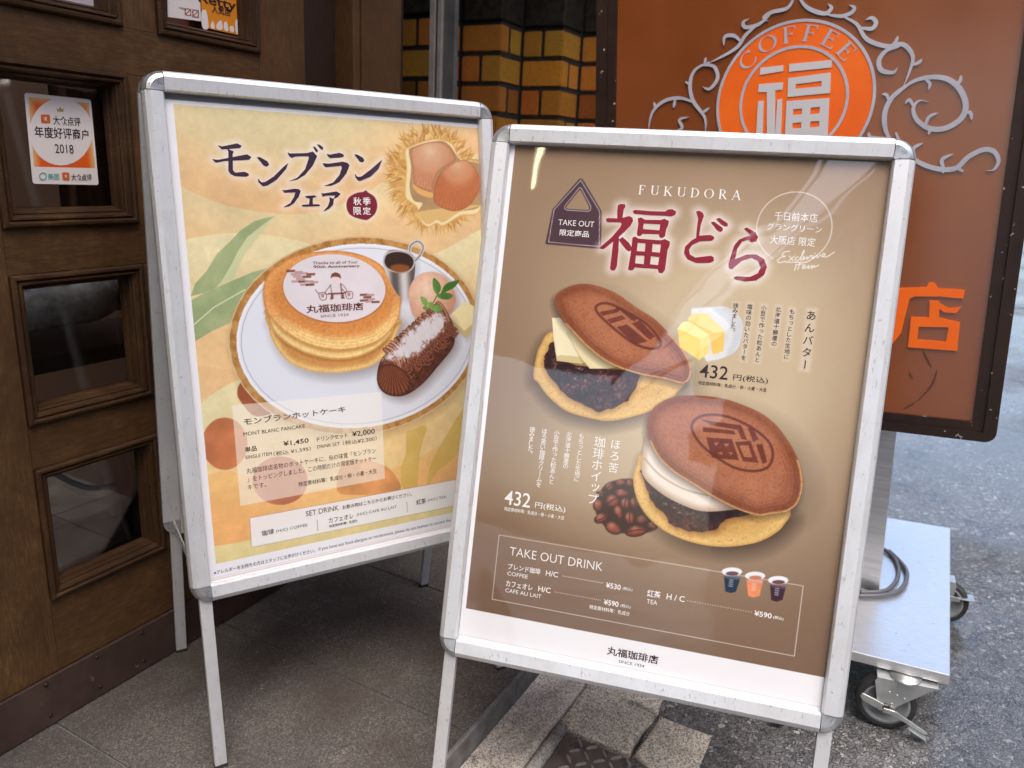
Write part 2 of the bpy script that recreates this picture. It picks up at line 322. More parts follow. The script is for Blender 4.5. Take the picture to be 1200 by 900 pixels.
def print_mat(name, coat, coat_r, col=None, wave=0.0):
    """printed paper under a clear cover sheet; the printed picture sits in the vertex colours"""
    m, t, b = new_mat(name)
    if col is None:
        at = t.nodes.new('ShaderNodeAttribute'); at.attribute_name = 'Col'; t.links.new(at.outputs[0], b.inputs['Base Color'])
    else: b.inputs['Base Color'].default_value = (*col, 1)
    b.inputs['Roughness'].default_value = .55; b.inputs['Specular IOR Level'].default_value = .15
    b.inputs['Coat Weight'].default_value = coat; b.inputs['Coat Roughness'].default_value = coat_r; b.inputs['Coat IOR'].default_value = 1.62 if coat > .9 else 1.5
    tc0 = t.nodes.new('ShaderNodeTexCoord'); mp0 = t.nodes.new('ShaderNodeMapping'); mp0.inputs['Scale'].default_value = (1, 1, .35); t.links.new(tc0.outputs['Object'], mp0.inputs[0]); bump(t, b, noise(t, mp0.outputs[0], 9, 3, .5), .35, .012)
    if wave:
        tc = t.nodes.new('ShaderNodeTexCoord'); n = noise(t, tc.outputs['Object'], 5, 2, .5); bp = t.nodes.new('ShaderNodeBump'); bp.inputs['Strength'].default_value = wave; bp.inputs['Distance'].default_value = .02
        t.links.new(n, bp.inputs['Height']); t.links.new(bp.outputs[0], b.inputs['Coat Normal'])
    return m
INK = {'k': (.035, .022, .028), 'w': (.80, .78, .76), 'br': (.13, .035, .025), 'lg': (.055, .025, .03), 'title': (.045, .022, .045), 'red': (.235, .016, .035), 'seal': (.17, .018, .035), 'g': (.10, .42, .38)}
PM = {}
def ink(key, which):
    k = (key, which)
    if k not in PM: PM[k] = print_mat('printed_ink_'+{'k': 'black', 'w': 'white', 'br': 'brown', 'lg': 'logo_brown', 'title': 'plum', 'red': 'crimson', 'seal': 'wine', 'g': 'teal'}[key], *COVER[which], col=INK[key], wave=WAVE[which])
    return PM[k]
COVER = {'L': (.45, .12), 'R': (1.0, .02), 'S': (.0, .3)}; WAVE = {'L': .06, 'R': .085, 'S': 0}
ART_L = {'title':[[[-211.1,744.1],[-203.8,742.5],[-179.4,748.9],[-172,745.7],[-174.2,741.5],[-204.3,737.4],[-207.7,740.5]],
 [[-221.7,721.5],[-211.9,720.7],[-164.2,731.8],[-157.3,727.8],[-161,723],[-203.3,718.8],[-214.8,715.8],[-218.3,717.4]],
 [[-196.6,739.8],[-185.6,735.4],[-187.8,730.2],[-189.4,704.7],[-185.9,701],[-170.4,702.9],[-164.6,700.5],[-163.6,697.2],[-168.4,694.7],[-187.6,695.1],[-193.7,698.2],[-197.1,703.1],[-194.5,734.9]],
 [[-148.9,727.7],[-143.6,728.5],[-131,722],[-128.2,716.2],[-133,712.9],[-138.2,714.5],[-142.9,720.7]],
 [[-149.6,693.3],[-143.8,686.2],[-137.7,687.1],[-122.3,696.8],[-104.9,713.2],[-94.8,721],[-99.7,710.3],[-117.3,691.7],[-134.1,681.2],[-142.2,679.9],[-149,686.8]],
 [[-95.4,738.6],[-90.9,736.8],[-61.7,739],[-50.3,742.2],[-46.3,738.4],[-42.9,734.6],[-52,718.1],[-67.2,701.4],[-81.7,692.9],[-97.1,689.7],[-81.5,696.1],[-66.6,710.8],[-58.1,731.2],[-59.3,733.8],[-81.6,732.2],[-88.7,729.2],[-93.1,732.2]],
 [[-49.7,750.8],[-45.5,750.5],[-40.6,744.1],[-42.5,741.3],[-45.2,742.5]],
 [[-42.4,754.7],[-36.7,754.5],[-30.8,750],[-31.6,745.9],[-35.8,747]],
 [[-25.5,739.4],[-19.2,738.4],[-1.5,742.5],[5.6,740.2],[6.8,736.4],[0.9,734.5],[-19.6,732.4],[-23.7,735.5]],
 [[-34.1,722.9],[-23.2,722.5],[3.3,727.2],[12,725.7],[16.2,721.4],[9.3,706.9],[-5,691.2],[-20,684.5],[-34.5,683.5],[-16.7,690],[-4.1,703.6],[1.1,716.2],[-0.1,719.7],[-20.7,717.2],[-28,715.8],[-32.1,718.9]],
 [[26.4,741.2],[32.4,740.9],[42.6,735.9],[45.3,731],[41.5,727.5],[36.1,728.7]],
 [[25.1,707.4],[29.9,701.5],[37.4,702.3],[56.5,715.6],[80.8,734.9],[72,717],[55.7,702.9],[37,695.3],[30.9,694.3],[25.9,700.5]],
 [[-109.9,674.8],[-105.1,674.1],[-88.4,677.2],[-80.1,676.9],[-76.8,673.5],[-81.1,663.4],[-90.2,652.5],[-98.9,647],[-110,645],[-97.1,652.4],[-89.4,663.3],[-86.7,670.8],[-99.9,670.5],[-105.4,669.6]],
 [[-70.4,665],[-52.8,666.7],[-48.7,664.9],[-53.1,662.7],[-56,662.1],[-56.7,651.2],[-45.3,651.4],[-43.2,648.7],[-48.4,647.8],[-75.4,646.8],[-77.2,648.7],[-73.7,650.1],[-63.8,650.8],[-61.7,661.1],[-67.3,661.8]],
 [[-40.5,671.1],[-35.4,670.4],[-11.9,674.5],[-4,670.6],[-9.7,664.9],[-18.7,660.6],[-13.9,667.6],[-32.8,666.6],[-37.3,664.4]],
 [[-25.7,664.6],[-17.3,660.7],[-19.4,651],[-27.1,644],[-39.1,638.3],[-29.7,648.1],[-25.3,657.7]]],'seal':[[45,677.9],[49.4,674.1],[61.2,666.4],[65.9,652.3],[60.9,636.6],[47.9,626],[38.6,624.2],[20.7,628.6],[9.2,636.1],[5.6,650],[11,664],[26.5,672.7],[38.8,674.9]],'art':[[-273.4,805.6],[281.9,804],[199.6,29.7],[-281.9,33.5]],'paper':[[-281.2,810.2]],'leaf1':[[-125.6,629.6],[-141.4,626.7],[-161.1,620.9],[-185,605.6],[-204.4,586.8],[-227.1,566.3],[-245.8,538.5],[-265.4,518.5],[-274.3,498.2],[-252.4,502.9],[-231.7,511.5],[-221.6,522.6],[-204.6,548.8],[-191.5,571.4],[-174.6,594.1],[-154.3,609.4]],'leaf1b':[[-125.6,629.6],[-154.3,609.4],[-174.6,594.1],[-191.5,571.4],[-204.6,548.8],[-221.6,522.6],[-231.7,511.5],[-202.8,525],[-190.1,552.2],[-176.5,571.2],[-161.8,588.3],[-142.8,609.4]],'leaf2':[[-275,490.7],[-252.4,502.9],[-218.4,516.7],[-171.8,534.4],[-144.1,541.4],[-165.2,520.6],[-185.8,501.9],[-208.8,452.6],[-243.3,439.4],[-275.6,422.5]],'rib2':[[-273.1,450.9],[-240.1,477.5],[-185.5,505.8]],'plate':[[-220.9,407.4],[-218.8,431.7],[-212.6,455.5],[-202.2,478.6],[-187.8,500.5],[-169.8,520.8],[-148.3,539.2],[-123.9,555.3],[-96.8,569],[-67.5,579.9],[-36.6,587.8],[-4.6,592.7],[28,594.4],[60.5,593],[92.6,588.4],[123.6,580.7],[152.9,570.1],[180.1,556.7],[204.7,540.8],[226.3,522.6],[244.6,502.4],[259.1,480.7],[269.7,457.7],[276.2,433.9],[278.4,409.6],[276.4,385.3],[270.2,361.5],[259.8,338.4],[245.4,316.5],[227.4,296.2],[205.9,277.8],[181.4,261.7],[154.3,248],[125.1,237.1],[94.2,229.2],[62.2,224.3],[29.6,222.6],[-3,224],[-35,228.6],[-66,236.3],[-95.3,246.9],[-122.5,260.3],[-147.1,276.2],[-168.8,294.4],[-187,314.6],[-201.5,336.3],[-212.1,359.3],[-218.6,383.1]],'sheet':[[-119.9,509.1],[-118,518.7],[-113.6,527.7],[-107.1,536.2],[-98.5,543.7],[-88.1,550.2],[-76.1,555.5],[-62.8,559.5],[-48.5,562],[-33.6,563],[-18.5,562.5],[-3.5,560.5],[11,557],[24.7,552.2],[37.1,546.1],[48.1,538.8],[57.3,530.7],[64.5,521.8],[69.5,512.4],[72.3,502.7],[72.6,493],[70.7,483.5],[66.3,474.4],[59.8,466],[51.2,458.4],[40.8,451.9],[28.8,446.6],[15.5,442.7],[1.2,440.1],[-13.7,439.1],[-28.8,439.6],[-43.8,441.6],[-58.3,445.1],[-72,450],[-84.4,456.1],[-95.4,463.3],[-104.6,471.5],[-111.8,480.4],[-116.8,489.8],[-119.6,499.4]],'cake1':[[-155.4,502.7],[-146.8,526.7],[-123.5,547.7],[-86.4,563.3],[-28.7,569.3],[21.6,562.8],[63.7,543.2],[90.4,510.2],[105.2,485.8],[102.4,465],[92.4,432.6],[58.4,402],[26.2,391.1],[-17.1,387.3],[-58.3,393.5],[-92,407.6],[-124.2,429.6],[-146.9,456],[-154.8,475.5]],'cake2':[[-150.9,456.2],[-138.3,425.1],[-107,397.5],[-65.2,378.3],[-18.2,369.8],[31.6,377.3],[71.1,401],[88.6,423.8],[92.9,441.6],[-34.9,477.8],[-145.6,472.3]],'cake3':[[-150.8,439.7],[-144.8,411.7],[-122.6,376.3],[-87.1,356],[-43.8,346.5],[4.8,347],[42.8,355.3],[76.5,382.5],[91.2,411.6],[92.9,441.6],[-34.9,477.8],[-146.5,461.4]],'bricks':[[-104.7,534.9],[-90.9,532.6],[-82.6,530.2],[-97.3,529],[-69.1,528.1],[-93.4,525],[-76.5,523.9],[-88.1,520.7],[-96.8,516.3],[-84.2,515.8],[-72.9,515.4],[-64.4,513.7],[-81.8,510.2],[-71.9,509.5],[29.1,487.1],[41.5,486.3],[35.6,482.2],[42.5,478.4],[28.4,476.7],[39.1,474.1],[51.6,472.6]],'pitcher':[[71.8,553.6],[73.7,531.3],[91.8,493.2],[105.4,477.4],[122.2,478.5],[135.1,522],[135.9,552.4],[120.7,565.9],[92.1,568.9],[77.6,563.9]],'pitchtop':[[71.7,551.8],[79.6,563.5],[100.2,568],[122.7,563.9],[135.5,552.4],[135.2,539.1],[124.9,528],[103.9,524.8],[81.8,531.1],[72.6,540.6]],'pitchcof':[[84.1,536.6],[98.7,541.9],[119.3,539.5],[125.2,533.7],[116.5,527.1],[97.8,526.1]],'handle':[[127,565.8],[129.7,577],[144.8,584.4],[155.7,574.8],[149.8,559.7],[136.4,546.7]],'egg':[[120.2,480.5],[123.2,497.6],[139.1,518],[165.2,525.7],[191,520.3],[212.2,501.9],[222.2,475.9],[219,456.2],[204.8,441.1],[169.2,435.3],[134.8,437.4],[123.7,453.5]],'mint':[[[175.4,513.8],[185.9,505.6],[190.5,492.2],[182.4,480.8],[174.1,489.7],[172.7,503.4]],
 [[189.9,481.3],[198.7,498.5],[216.9,505.7],[232.7,507.1],[220.8,493.7],[204.8,486.5]],
 [[180.2,479.7],[200.2,483.9],[216.5,478.1],[208.5,470.6],[190.8,471.4]],
 [[145.5,478.6],[156,475],[160.7,465.1],[155.2,459.5],[147.1,467.7]],
 [[148.7,457.9],[157.4,460.2],[160.6,454.6],[152.7,451.9]],
 [[168.2,459.6],[185.8,459.9],[191,449.8],[176.3,446.6],[167.9,453]],
 [[159.8,465.1],[168.6,466.6],[170.4,458.7],[162.4,456]]],'stem':[[187.2,489.2],[175.3,470.2],[161.3,451.4]],'butter':[[206.9,437],[242.1,465],[266.9,451.6],[257.9,405.5],[241.1,390.5],[208.3,420.9]],'butterside':[[208.3,420.9],[241.1,390.5],[257.9,405.5],[257.5,417.8],[239.4,404.8],[208,432.9]],'mont':[[45.3,328.8],[55.5,362.3],[81.3,383.2],[103.8,412.3],[134.3,429.6],[156.7,445.8],[187.3,446.8],[208.9,432.9],[216.4,400.4],[210.5,372.7],[172.9,335.8],[140.7,307.1],[105.3,289.1],[75.9,289.7],[52,304.9]],'montend':[[45.3,328.8],[52.5,347.3],[71.3,353.2],[95.7,343.2],[113.5,321.8],[110.1,298.5],[92.6,288.6],[67.7,292.2],[50.1,307.1]],'snow':[[57.6,364.1],[89.8,386.4],[112.2,411.7],[147.4,432.7],[178.4,444.6],[200,433.4],[189.9,410.2],[162.4,388.5],[135.2,367],[100.8,358.3],[75.9,360.5]],'montaxis':[[70.9,345.5],[195.5,433.7]],'nutA':[[-203.1,236.8],[-205.4,224.9],[-210.2,214.3],[-217.1,205.6],[-225.6,199.5],[-235.1,196.4],[-245,196.5],[-254.5,199.7],[-263,205.7],[-270,214.3],[-275,224.6],[-277.7,236.1],[-278,248],[-275.7,259.5],[-271.2,269.9],[-264.6,278.4],[-256.4,284.6],[-247.1,287.9],[-237.3,288.2],[-227.8,285.4],[-219,279.6],[-211.7,271.2],[-206.4,260.8],[-203.5,249.1]],'nutB':[[-101.5,151.7],[-104,140.2],[-109.9,130.2],[-118.7,122.3],[-129.6,117.1],[-142,114.9],[-154.9,115.9],[-167.5,119.8],[-178.8,126.5],[-188.2,135.5],[-195.1,146],[-199,157.5],[-199.7,169.1],[-197.2,180.1],[-191.6,189.8],[-183.4,197.6],[-172.9,202.9],[-160.9,205.5],[-148.2,205],[-135.5,201.4],[-123.9,195],[-114,186.2],[-106.6,175.5],[-102.4,163.8]],'nutC':[[-212.6,329.2],[-203.8,348.3],[-179.4,350.8],[-153.5,302],[-183,305.6],[-208.8,316.3]],'nutC2':[[-213,329.3],[-206.1,343.5],[-180.4,337.7],[-146.5,293.9],[-184.7,283.4],[-207.4,310.5]],'nutD':[[-47.4,122.8],[-27,177.4],[49.6,156.4],[82.9,107.5],[55.2,98.7],[-6,106.7]],'info':[[-223.4,308],[53,300.9],[49.8,129],[-224.1,127.2]],'setbox':[[-210.1,102.4],[205.7,99.9],[200.3,44.8],[-210.8,47.8]],'oleaf':[[[99.8,212.1],[116.7,218.4],[144.9,219.7],[127.2,169.9],[115.7,96.3],[86.5,105.1],[85.1,145.4],[97.7,174.5]],
 [[138.3,93.9],[150.2,139.8],[181.6,188.1],[237.8,251.7],[222.2,173.1],[194.9,141.4],[162.8,123.5]]],'husk':[[140.5,762.3],[126.8,752.5],[128,721.4],[123,684.6],[124.7,663.6],[146.1,648],[150.8,624],[168.3,610.6],[187.1,617.4],[202.5,613.3],[241.4,632.8],[287.5,644.4],[297.7,731],[246.6,745.1],[228.9,771.2],[198.3,778.7],[167.8,773]],'huskin':[[143.3,759.9],[135.4,750.4],[138.3,721.8],[133.3,684.9],[140.9,661.2],[158.6,656.2],[148.7,640],[159.8,621.3],[171.8,617.3],[187.5,625.5],[202.9,621.5],[238.6,641],[287.9,655.6],[291.1,730.7],[246.4,741.1],[222.5,768.1],[198.1,774.7]],'nut1':[[140,753.2],[155.4,764.5],[191.9,773.1],[219.3,766.6],[234,747.3],[230.4,736.3],[198.4,718.9],[185,697],[181.1,679.4],[160,682.9],[144.1,693.1],[141.4,724.5]],'nut2':[[233.5,736.4],[259.2,741.6],[279.4,724.7],[289.7,697.4],[277.4,670.7],[255,649.5],[222.7,642.2],[189,654],[183,670.1],[188,694.4],[204.6,719.1]],'kern':[[139.6,691.6],[157,682.8],[180.9,675.4],[177.4,667.3],[150.6,674.7]],'burr':[[188.4,702.4]],'waves':[[[-282.1,680.3],[-257.3,667.4],[-209.2,647.7],[-142.5,635.8],[-83.3,633.5],[-20.2,646.2],[46.8,674.8],[117.4,715.8],[208.9,743.4],[285.6,755.2]],
 [[-283.9,587.8],[-250.2,595.9],[-202,601.3],[-145.4,598.3],[-86.6,587.6],[22.8,558.8],[162.5,556.2],[279.2,605]],
 [[-295.4,384.7],[-255.3,378.1],[-207.2,366.1],[-134.6,351.3],[267.3,328.5]],
 [[-289.3,301.4],[-259.7,327.2],[-215.7,349],[-179,355.8]],
 [[-285.3,189.2],[-235.7,192.9],[-149.8,149.6],[-38.5,129.5],[85.4,150.5],[262,203.6]],
 [[-282.1,64.7],[-209.7,62.7],[-123.6,79.8],[257.3,94.5]]],'text':[('秋',19.5,34.6,657.8,14,'w','c',0.02,),('季',37.7,53,658.2,14.2,'w','c',0.02,),('限',18.4,33.5,640.4,14.1,'w','c',0.02,),('定',36.6,51.9,640.7,14.1,'w','c',0.02,),('丸福珈琲店',-82.3,26.8,466,14.8,'br','c',0.03,),('SINCE 1934',-56.4,-3.3,452,5.1,'br','l',0,),('Thanks to all of You!',-64.5,19.8,548,5.1,'br','l',0.02,),('90th Anniversary',-63.6,24.4,540.2,6.8,'br','l',0.03,),('モンブランホットケーキ',-206.7,-21.1,276.4,12.4,'k','c',0.012,),('MONT BLANC PANCAKE',-208.5,-99.7,254.6,6.7,'k','l',0,),('単品',-208.3,-188,226.6,9.7,'k','c',0.02,),('¥1,450',-140.8,-94.6,226.7,10.4,'k','l',0.02,),('（税込 ¥1,595）',-159.6,-91.6,211.4,8.9,'k','c',0,),('SINGLE ITEM',-208.7,-162.8,212.9,6.2,'k','l',0,),('ドリンクセット',-79,-20.1,226.4,9.1,'k','c',0.015,),('¥2,000',-11.1,34.7,225.8,11.6,'k','l',0.02,),('DRINK SET',-79.5,-36.4,212.4,6.4,'k','l',0,),('（税込¥2,200）',-30.3,37.6,211.7,9.3,'k','c',0,),('丸福珈琲店名物のホットケーキに、秋の味覚「モンブラン',-208.9,33.8,188,10.2,'k','c',0,),('」をトッピングしました。この時期だけの限定版ホットケー',-208.7,34.3,172.8,10.2,'k','c',0,),('キです。',-208.9,-176.7,158.3,9.3,'k','c',0,),('特定原材料等：乳成分・卵・小麦・大豆',-119.2,33.7,147.6,9.3,'k','c',0.01,),('SET DRINK',-109.5,-46.7,89.8,10,'k','l',0,),('お飲み物はこちらからお選びください。',-39,104.9,88.2,8.5,'k','c',0.015,),('珈琲',-191.4,-169.7,69.4,10.4,'k','c',0.02,),('(H/C) COFFEE',-165.7,-108.1,67.6,6.7,'k','l',0,),('カフェオレ',-67.6,-18.8,68.1,10,'k','c',0.015,),('(H/C) CAFE AU LAIT',-11.9,71.5,67.6,7.2,'k','l',0,),('特定原材料等：乳成分',-67.2,-10.9,56.6,6,'k','c',0.02,),('紅茶',113.7,135.6,68.5,11,'k','c',0.02,),('(H/C) TEA',139.4,181.5,67.4,7.1,'k','l',0,),('※アレルギーをお持ちの方はスタッフにお声がけください。',-278.3,-97.7,16.2,8,'k','c',0.012,),('If you have any food allergies or intolerances, please do not hesitate to contact the r',-90.5,194.9,16.1,7.9,'k','l',0,)],'div1':[[-89.3,74.4],[-89.5,53.2]],'div2':[[93.4,74],[93.9,52.7]]}
ART_R = {'title':[[[-102.2,733.7],[-98.3,736],[-90.9,735.8],[-90,731.3],[-92.1,728.1],[-92.6,713.4],[-100.9,712.9],[-102.3,725.3]],
 [[-118.7,711.3],[-115.6,712.6],[-96.7,713.1],[-88.6,715.8],[-82.6,717.8],[-77.1,715.5],[-75.5,710.4],[-78.8,702.8],[-88,691.8],[-97.3,681.7],[-116.4,663.5],[-121.7,663.1],[-123,665.6],[-105.9,683.2],[-95.1,698.6],[-92.7,705.1],[-95,707],[-114.9,706.1],[-118.1,708]],
 [[-100.5,681.5],[-94.5,684],[-93.1,663.1],[-92.8,638],[-94.8,631.9],[-99.9,630.5],[-103.4,632.9],[-103.1,658.2],[-103.1,677.1]],
 [[-94.6,679.8],[-89.2,684.4],[-77.8,675.8],[-72.8,668.8],[-73.4,664.6],[-77.3,662.7],[-81.9,666.1],[-87.8,671.9]],
 [[-78.3,725.8],[-74.4,728.1],[-50.5,727.5],[-28,728.3],[-23.4,731.9],[-17.3,732.7],[-10.9,729.4],[-11.3,724.8],[-17,721.4],[-27.3,721.8],[-49.8,721.4],[-74.7,721.6]],
 [[-68.7,715],[-63.8,716.9],[-57.2,713.6],[-32.6,714.8],[-27.8,717.2],[-20.3,714],[-20.6,707.8],[-22.9,701.4],[-23.6,690],[-28.4,687],[-32.8,689.4],[-33.2,692.9],[-58.8,691.7],[-60.5,688.5],[-65.6,687.7],[-67.5,691.1],[-66.8,706.8]],
 [[-73.6,684.4],[-69.7,686.8],[-64.1,683.6],[-29,683.4],[-23.2,685.9],[-15,682.4],[-14.9,676.2],[-17.1,668.8],[-17.6,637.8],[-21.1,632.9],[-26.3,633.3],[-29,638.9],[-64.1,638.6],[-66.8,634.2],[-71.8,633],[-74.8,635.2],[-73.5,656.3],[-73.4,677.1]],
 [[19.1,731.5],[23.6,732.9],[29.9,729.7],[31.6,725],[28.5,711.6],[28.1,694.7],[44.3,697.1],[49.9,695],[51.2,691.5],[47.6,688.4],[30.2,686.4],[19.2,679.6],[15.3,672.1],[17.3,665],[26.1,660.8],[49.1,665.4],[53.6,663.4],[54.2,658.1],[49.2,654.6],[29.4,652.6],[14.6,657.5],[8.3,666.7],[8.8,676.4],[17.2,686.7],[23.8,690.8],[23.4,704],[23.4,720.9]],
 [[43.2,716.2],[47.7,717.7],[61.6,709],[62.7,705.5],[58.8,702.6],[53.9,704.9]],
 [[50,722.1],[55.2,723.7],[67.7,716.6],[69.2,713.1],[64.8,711.2],[59.9,713.7]],
 [[92.7,709.9],[97.1,711.9],[110.4,705.2],[115.1,698.4],[113.1,692.4],[106.5,690.2],[101.5,693.9],[92.7,690.2],[87,679.8],[85.5,663],[101.8,671.4],[115.4,672.4],[127.6,666.2],[133,654.8],[130.3,642.7],[120,633.6],[104.3,630.6],[90.3,632.3],[86.5,634.8],[89.7,637],[110.3,638],[121,644.3],[124,654.1],[118.8,663.2],[109.2,667.2],[96,661.9],[85.7,651],[82.7,647.2],[77.8,649.2],[76.5,655.1],[78.9,669.6],[81.9,684.2],[87.8,692.9],[98.6,698.5],[104.2,700],[100.2,704.5]]],'holes':{5:[[[-58.6,707.9],[-32.9,708],[-33.2,698.7],[-58.6,699]]],6:[[[-64.4,677.4],[-52,677.2],[-51.9,664.1],[-64.4,664.2]],
 [[-41.1,677.4],[-28.3,677.3],[-28.4,664.2],[-40.8,664.6]],
 [[-64.9,657.5],[-51.8,657.9],[-51.3,644.4],[-64.9,644.8]],
 [[-41.5,657.7],[-28.5,657.6],[-29.1,644.7],[-41.5,645.2]]]},'tag':[[-166.2,772.7],[-161.6,770.2],[-127.5,723.8],[-126.2,719.6],[-121.3,665.3],[-123.8,663],[-210.4,664.1],[-212.2,666.1],[-206.5,721],[-204.6,723.2],[-169.2,770.9]],'tagline':[[-165.8,769.6],[-130.6,723.2],[-129.5,719],[-124.4,666.7],[-207.1,667.9],[-203.8,719.9],[-202.3,722.1]],'taghole':[[-166.2,754.1],[-164,753.6],[-147.9,728.8],[-147.6,724.6],[-149.2,723],[-182.2,723.1],[-184.5,724.5],[-184.1,727]],'taghole2':[[-166.6,757.7],[-163.3,756.8],[-144.7,729],[-144.9,723.1],[-148.5,720.8],[-183,720.9],[-187,723.3],[-186.4,728.2]],'art':[[-277.7,817.1],[284.7,817.2],[285,48.7],[-281,52.8]],'circ':[[111.4,712.4],[159.3,769.4],[217.5,721.9],[171.5,662.6]],'script':[[[163.1,680.7],[155.4,679],[152.6,674],[157.3,672.7],[150.8,670.4],[146.9,665.3],[150.6,662.8],[159.2,665.8]],
 [[162.8,673.6],[169.2,667.1]],
 [[170.5,674.2],[162.6,666.1]],
 [[176.2,673.5],[172.4,671.6],[172.4,667.8],[176.8,668.8],[183.1,681],[181.8,682.6],[179.9,670.3],[182.3,669.3],[183.8,675.2],[184.4,670.1],[188.3,674.4],[188.8,670.5],[193.5,677.1],[195.2,672.6],[191.3,668.3],[186,666]],
 [[196.9,676.7],[197.4,672.3],[201.2,677.7],[202.8,673.9],[206.6,678.8]],
 [[209.1,676],[213.1,679.3],[210.7,681.5],[209,677.2],[215.6,676.5],[225.2,684.2]],
 [[159.4,664],[188.2,666.2]],
 [[174.4,660.4],[173,653.3]],
 [[179.4,665.5],[177.3,654.8]],
 [[173.2,661.5],[184.1,663.6]],
 [[183.6,657.7],[187.7,661],[184.3,661.2],[184.4,656.6],[190.2,658.9],[192,661.8],[192.6,657.2],[196.4,662.2],[197,657.6],[199.7,662.4],[200,659.7],[205.8,663.4]],
 [[198.2,680.3],[199.2,679.9]]],'d1bot':[[-207.6,448.9],[-206.8,478],[-202.5,499.5],[-185.3,524.9],[-130.6,520],[-49.9,489.9],[29.5,473.4],[22.4,449.8],[7.2,430.2],[-25.6,410.8],[-74.6,393],[-111,393.6],[-148.7,400.6],[-180.2,420.4],[-198.5,439.4]],'d1paste':[[-193.3,476.8],[-189.4,490.4],[-180.9,509.6],[-168.5,482.2],[-117.6,474.7],[-43.2,475.3],[-40.8,455.1],[-53,428],[-76.8,412.1],[-96.8,405.8],[-118.4,412.2],[-145.8,421.9],[-166.2,437.9],[-184,454.2]],'d1b1':[[-187.8,546.9],[-174.6,548.2],[-155.4,530.5],[-128.6,502.1],[-119.1,487.5],[-131.1,478.4],[-172.1,479.1],[-181.5,514.8]],'d1b1s':[[-172.1,479.1],[-131.1,478.4],[-119.1,487.5],[-127.1,489.2],[-167.9,488.8],[-173.8,486.3]],'d1b2':[[-160.4,527.4],[-152.5,528.2],[-102.3,499.7],[-74.2,479.5],[-89.2,475.3],[-117.4,472.1],[-132,486.1],[-147.6,507.9]],'d1top':[[-186.1,579.7],[-181.7,587.9],[-168.3,598.2],[-148.1,605.1],[-124.7,605.3],[-90.1,595.9],[-54.7,576.1],[-25.3,561.1],[-0.5,540.8],[21.6,520.4],[36.3,499.3],[40.3,482.1],[36.2,469.1],[25.5,465.3],[2.8,469],[-32.6,471.4],[-63.7,476.8],[-93,486.5],[-120.8,502.9],[-146.7,523.6],[-167.3,542.3],[-181.8,564.4]],'d1ring':[[-120.8,571.3],[-111.3,579.2],[-93.3,579],[-63.9,567.7],[-34.4,552.7],[-14.7,534.3],[-8.8,522.3],[-14.9,514],[-32.2,512.2],[-55.7,518.7],[-83.1,535.1],[-108.4,553.2],[-118.7,563.8]],'d1g':[[[-112.2,563.6],[-89.7,569.9],[-85,573.9],[-78.3,570.9],[-84,565.3],[-106.3,558]],
 [[-99.3,552.8],[-76,561.9],[-69,556.5],[-92.2,547]],
 [[-85,573.4],[-74.5,571.8],[-52.7,558.5],[-54.2,554.3],[-59.9,555.3],[-73.7,564.2]],
 [[-82.2,542.1],[-66.8,548.2],[-31.2,525],[-50.5,517.4]],
 [[-59.4,550.2],[-47.4,556.5],[-20.2,533.8],[-28.9,527.3]]],'d2bot':[[-28.9,303.4],[-26.2,330.5],[-18.2,349.3],[38.8,328],[126.2,297.4],[205,295.3],[202.7,269.3],[186.3,249.6],[161,233.9],[118.5,221.6],[73.9,220.9],[33,230.3],[2,248.9],[-18.1,272.5]],'d2paste':[[-18,322.8],[-9.7,300.4],[1.5,278.4],[27.2,255.9],[37.3,242.7],[71.9,238.1],[104.5,246.3],[119,264.6],[150.6,276.7],[138.3,287.8],[70.3,300.5],[11,321.1]],'d2cream':[[-18.4,364],[-15.5,376.2],[6.7,358.6],[46.9,332.1],[86.1,308.7],[133,286.9],[117.4,278.7],[82,271.8],[50.4,277.1],[17.5,289.7],[-10.7,309.1],[-18.7,328.6]],'d2creamline':[[-14.9,340.9],[11.4,318.2],[50.3,301.9],[87.5,297.3]],'d2top':[[-17.5,393.6],[-15.2,411.5],[-4.2,428.9],[19.8,443.5],[58.6,449.6],[97.6,448.6],[142.7,437],[171.5,420.8],[192.9,398.2],[208.9,375],[218,353.7],[222.3,329],[218.4,305.8],[205.5,291.1],[182.3,283.2],[164,278],[133.5,282.7],[98.9,294.7],[63.4,311.2],[30.4,326.8],[5.2,346.7],[-12.3,373.7]],'d2ring':[[49.3,396.4],[53,412.8],[70.1,422.8],[100.4,424.6],[137.3,413.5],[166.5,394.6],[176.6,373.3],[171.5,352.7],[151,342.7],[120.8,344.1],[88.7,358.3],[64.4,375.2]],'d2g':[[[61.3,413.9],[79.6,412.4],[123.8,411.8],[135.1,390.4],[126.3,390.7],[119.8,404.1],[80.4,406.2]],
 [[66.9,401.6],[114,402],[117.4,396.7],[69.2,394.6]],
 [[74.3,386.6],[112.8,388.9],[126.9,357.8],[86.1,356.5]],
 [[117.4,385.2],[140.1,389.7],[156,357.7],[132.9,357.3]],
 [[133.7,408.8],[140.3,411.1],[151.7,394.1],[144.2,388.8]],
 [[148.7,385.1],[157.9,387.8],[167.8,360.7],[161.5,357]]],'d2h':[[[124.8,380.5],[137.6,382.8],[145.7,364.8],[133.5,364.5]],
 [[86.2,379.6],[94.3,381.5],[90.9,375.3]],
 [[101.4,380.2],[109.6,381.3],[106.1,375.6]],
 [[93.5,364.7],[100.2,367.1],[102,363]],
 [[109.7,368.4],[116.6,367.9],[114.3,364.1]]],'beans':[[[17.5,235.5],[15.7,232.7],[12.3,231.2],[8.1,231.2],[4.3,232.8],[1.9,235.5],[1.5,238.7],[3.2,241.5],[6.7,243],[10.8,243],[14.6,241.4],[17.1,238.6]],
